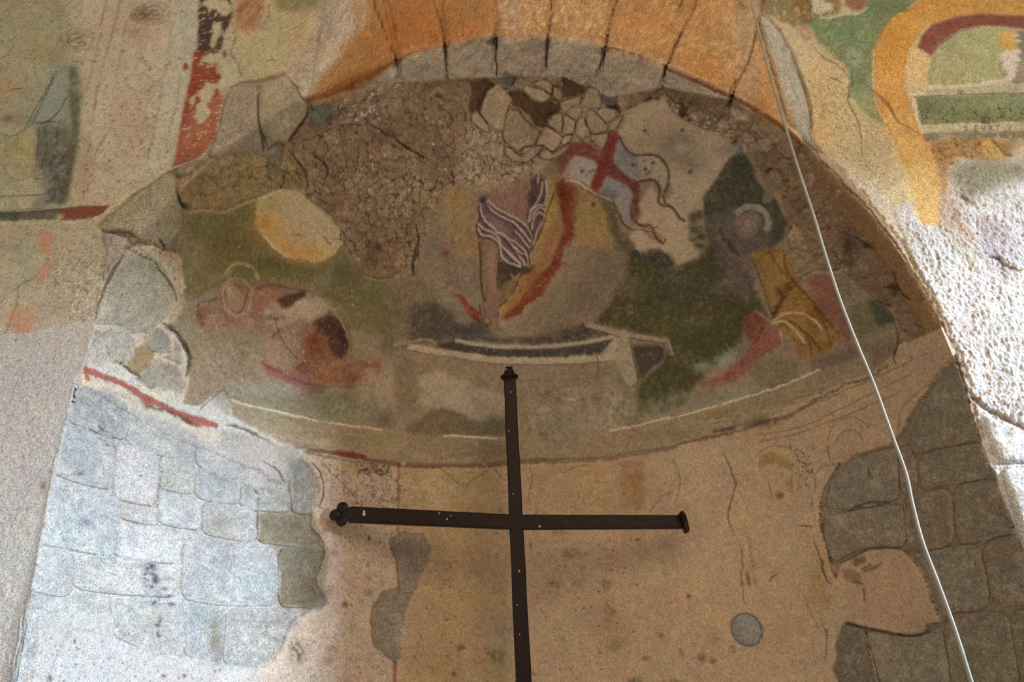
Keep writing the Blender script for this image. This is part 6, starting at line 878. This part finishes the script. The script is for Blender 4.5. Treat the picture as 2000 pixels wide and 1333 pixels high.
# ------------------------------------------------------------------ iron cross
def noisy(name, col, col2, scale, rough, metal=0., bump=.3, spec=.5):
    m = bpy.data.materials.new(name); m.use_nodes = True; nt = m.node_tree; b = nt.nodes['Principled BSDF']; tc = nt.nodes.new('ShaderNodeTexCoord')
    n = nt.nodes.new('ShaderNodeTexNoise'); n.inputs['Scale'].default_value = scale; n.inputs['Detail'].default_value = 6; nt.links.new(tc.outputs['Object'], n.inputs['Vector'])
    r = nt.nodes.new('ShaderNodeValToRGB'); r.color_ramp.elements[0].position = .4; r.color_ramp.elements[1].position = .68; r.color_ramp.elements[0].color = (*col, 1); r.color_ramp.elements[1].color = (*col2, 1)
    nt.links.new(n.outputs['Fac'], r.inputs['Fac']); nt.links.new(r.outputs['Color'], b.inputs['Base Color'])
    bp = nt.nodes.new('ShaderNodeBump'); bp.inputs['Strength'].default_value = bump; bp.inputs['Distance'].default_value = .003; nt.links.new(n.outputs['Fac'], bp.inputs['Height']); nt.links.new(bp.outputs['Normal'], b.inputs['Normal'])
    b.inputs['Roughness'].default_value = rough; b.inputs['Metallic'].default_value = metal; b.inputs['Specular IOR Level'].default_value = spec
    return m
IRON = noisy('dark_iron', (.010, .005, .004), (.026, .012, .008), 70, .5, 0, .5, .3)
FLECK = noisy('lime_fleck', (.5, .47, .42), (.6, .56, .5), 40, .9)
YC = .79*SC
def pc(x, y, yy=YC): return on_plane(np.array([float(x)]), np.array([float(y)]), yy)[0]
def bar(name, pts, hw, parent, depth=.014, axis='v', mat=IRON, bevel=.0025):
    """flat bar along pts; hw = half widths in metres"""
    V, F = [], []
    for k, p in enumerate(pts):
        d = np.array(pts[min(k+1, len(pts)-1)])-np.array(pts[max(k-1, 0)]); d = d/np.linalg.norm(d); s = np.cross(d, [0, 1, 0]); s /= np.linalg.norm(s); w = hw[k]
        for a, b in ((-1, -.7), (-.85, -1), (.85, -1), (1, -.7), (1, .7), (.85, 1), (-.85, 1), (-1, .7)): V.append(p+s*w*a+np.array([0, depth*b, 0]))
    n = len(pts)
    for k in range(n-1):
        for j in range(8): F.append((k*8+j, k*8+(j+1) % 8, k*8+8+(j+1) % 8, k*8+8+j))
    F.append(tuple(range(7, -1, -1))); F.append(tuple((n-1)*8+j for j in range(8)))
    o = mesh_obj(name, V, F, mat, parent, False); return o
def wid(x0, y0, x1, y1): return float(np.linalg.norm(pc(x0, y0)-pc(x1, y1)))/2
cross = tag(empty('iron_cross'), 'dark iron cross with round-lobed ends, standing before the apse wall below the fresco', 'cross')
top, bot = pc(995, 736), pc(1022.5, 1333); bot = bot+(bot-top)*.25
nP = 14; pv = [top+(bot-top)*k/(nP-1)+np.array([.0012*math.sin(k*2.1), 0, 0]) for k in range(nP)]
w1, w2 = wid(983, 740, 1006, 740), wid(1004, 1320, 1037, 1320)
bar('upright', pv, [w1+(w2-w1)*k/(nP-1)/1.25*1.0 for k in range(nP)], cross, .016)
cl, cm, cr_ = pc(684, 1006, YC-.012), pc(1008, 1021, YC-.004), pc(1331, 1020.5, YC-.012)
ph = [cl+(cm-cl)*k/7 for k in range(8)]+[cm+(cr_-cm)*k/7 for k in range(1, 8)]
wl_, wr_ = wid(700, 991, 700, 1022), wid(1300, 1008, 1300, 1034)
bar('crossbar', ph, [wl_+(wr_-wl_)*k/14 for k in range(15)], cross, .014)
bar('raised_edge', [pc(684, 1020, YC-.028), pc(860, 1028, YC-.026), pc(1000, 1034, YC-.022)], [.003, .003, .002], cross, .003)
def lathe(name, prof, base, axis, parent, mat=IRON, n=20):
    axis = np.array(axis, float); axis /= np.linalg.norm(axis); a = np.cross(axis, [0, 1, .3]); a /= np.linalg.norm(a); b = np.cross(axis, a); V, F = [], []
    for r, h in prof:
        for k in range(n): q = 2*math.pi*k/n; V.append(base+axis*h+a*r*math.cos(q)+b*r*math.sin(q))
    for i in range(len(prof)-1):
        for k in range(n): F.append((i*n+k, i*n+(k+1) % n, (i+1)*n+(k+1) % n, (i+1)*n+k))
    F.append(tuple(range(n-1, -1, -1))); F.append(tuple((len(prof)-1)*n+k for k in range(n)))
    return mesh_obj(name, V, F, mat, parent)
u_ = float(np.linalg.norm(pc(1000, 1000)-pc(1010, 1000)))/10     # metres per image pixel at the cross
upd = (top-bot)/np.linalg.norm(top-bot)
fin = lathe('finial', [(10*u_, -4*u_), (12*u_, 0), (10*u_, 2*u_), (9*u_, 8*u_), (11*u_, 12*u_), (10*u_, 17*u_), (5*u_, 19*u_), (5*u_, 22*u_), (8*u_, 23*u_), (8*u_, 25*u_), (3*u_, 26*u_)], pc(995, 740), upd, cross)
lathe('collar', [(12*u_, -3*u_), (18.5*u_, -2*u_), (19.5*u_, 1*u_), (17*u_, 3*u_), (12*u_, 4*u_)], pc(995, 737), upd, fin)
# trefoil at the left end: three thick discs on a small boss, turned slightly
def disc(name, c, r, nrm, thick, parent):
    return lathe(name, [(r*.86, -thick), (r, -thick*.5), (r, thick*.3), (r*.86, thick), (r*.5, thick*1.25), (r*.12, thick*1.3)], c, nrm, parent, n=24)
tf = empty('finial'); tf.parent = cross; tf.name = 'finial'
for x, y, r in ((668.5, 992.5, 11.5), (654, 1006.5, 11), (667.5, 1017, 11.5)): disc('lobe', pc(x, y, YC-.022), r*u_, (-.25, -1, .1), 4.2*u_, cross)
bpy.data.objects.remove(tf)
bar('neck', [pc(664, 1005, YC-.018), pc(674, 1005, YC-.018), pc(690, 1006, YC-.014)], [11*u_, 13*u_, 14*u_], cross, .011)
# right end: the same trefoil seen on edge
bar('end_plate', [pc(1329, 1002, YC-.05), pc(1333, 1010, YC-.04), pc(1336, 1021, YC-.03), pc(1340.5, 1037, YC-.045), pc(1341.5, 1041, YC-.05)], [3.0*u_, 5.0*u_, 5.2*u_, 4*u_, 1.5*u_], cross, .03)
lathe('lobe', [(9*u_, -2*u_), (10*u_, 0), (9*u_, 2*u_)], pc(1333, 1009, YC-.03), (1, .1, .2), cross)
lathe('lobe', [(9*u_, -2*u_), (10*u_, 0), (9*u_, 2*u_)], pc(1338, 1031, YC-.03), (1, .1, .2), cross)
# bracket that holds it off the wall, lime flecks
w0 = on_niche(np.array([1008.]), np.array([1021.]))[0][0]
bar('wall_bracket', [cm+np.array([0, .01, 0]), np.array([cm[0], w0[1]+.02, cm[2]])], [.008, .008], cross, .008) if False else None
def rod(name, a, b, r, parent, mat):
    d = b-a; L = float(np.linalg.norm(d)); return lathe(name, [(r, 0), (r, L)], a, d/L, parent, mat, 10)
for z_ in (pc(1009, 1060), pc(997, 790)):
    wq = on_niche(*[np.array([v]) for v in image_px(z_)])[0][0]; rod('wall_bracket', z_, np.array([z_[0], wq[1]+.02, z_[2]]), .007, cross, IRON)
vv, ff = [], []
for k, (x, y, r) in enumerate(((711, 1005, 3), (711, 1000, 2.2), (873, 1015, 1.6), (1054, 1029, 2), (1014, 1116, 1.8), (998, 766, 1.4), (1002, 965, 1.3), (1010, 1182, 1.2), (1015, 1240, 1.0), (994, 842, 1.4), (880, 1008, 1.2), (990, 722, 1.6), (997, 726, 1.4), (858, 1003, 1.5))):
    c = pc(x, y, YC-.0185 if abs(y-1018) > 30 else YC-.027); b = len(vv)
    for j in range(7): q = j*2*math.pi/7; vv.append(c+np.array([math.cos(q)*r*u_, 0, math.sin(q)*r*u_*1.4])); 
    vv.append(c+np.array([0, -.002, 0])); ff += [(b+j, b+(j+1) % 7, b+7) for j in range(7)]
fl = mesh_obj('lime_fleck', vv, ff, FLECK, cross); tag(fl, 'tiny white lime flecks', kind='stuff')

# ------------------------------------------------------------------ pale cable hanging in front of the arch
WIRE = noisy('pale_cable', (.33, .34, .32), (.40, .41, .39), 30, .5, 0, .1)
cp = smoothline([(1452, -60), (1467, 0), (1492, 100), (1524, 212), (1556, 320), (1588, 418), (1614, 505), (1640, 585), (1672, 668), (1706, 750), (1742, 850), (1769, 925), (1782, 985), (1802, 1060), (1836, 1150), (1868, 1240), (1898, 1336), (1930, 1440)], 8)
YW = np.interp(cp[:, 1], [-60, 300, 700, 1440], [-.05, -.10, -.16, -.22])*SC
cb = np.array([on_plane(np.array([x]), np.array([y]), yy)[0] for (x, y), yy in zip(cp, YW)])
cu = bpy.data.curves.new('cable', 'CURVE'); cu.dimensions = '3D'; cu.bevel_depth = .0052; cu.bevel_resolution = 3; sp = cu.splines.new('POLY'); sp.points.add(len(cb)-1)
for k, p in enumerate(cb): sp.points[k].co = (*p, 1); sp.points[k].radius = 1.0
co = bpy.data.objects.new('cable', cu); C.objects.link(co); dg = bpy.context.evaluated_depsgraph_get(); me = bpy.data.meshes.new_from_object(co.evaluated_get(dg)); bpy.data.objects.remove(co)
cable = bpy.data.objects.new('cable', me); C.objects.link(cable); me.materials.clear(); me.materials.append(WIRE); me.polygons.foreach_set('use_smooth', [True]*len(me.polygons))
tag(cable, 'thin white cable hanging slack down the right side of the arch', 'cable')
swm = noisy('occluder_wall', (.42, .34, .25), (.46, .38, .28), 8, .95)
sw = boxes('daylight_occluder', [(WX, WX+.25, -5.4, -3.4, 0, 6.5), (WX, WX+.25, -.25, 0.05, 0, 6.5), (WX, WX+.25, -3.4, -.25, 0, .9), (WX, WX+.25, -3.4, -.25, HEAD, 6.5)], swm); sw['kind'] = 'structure'  # unseen wall, added so its opening cuts off the daylight
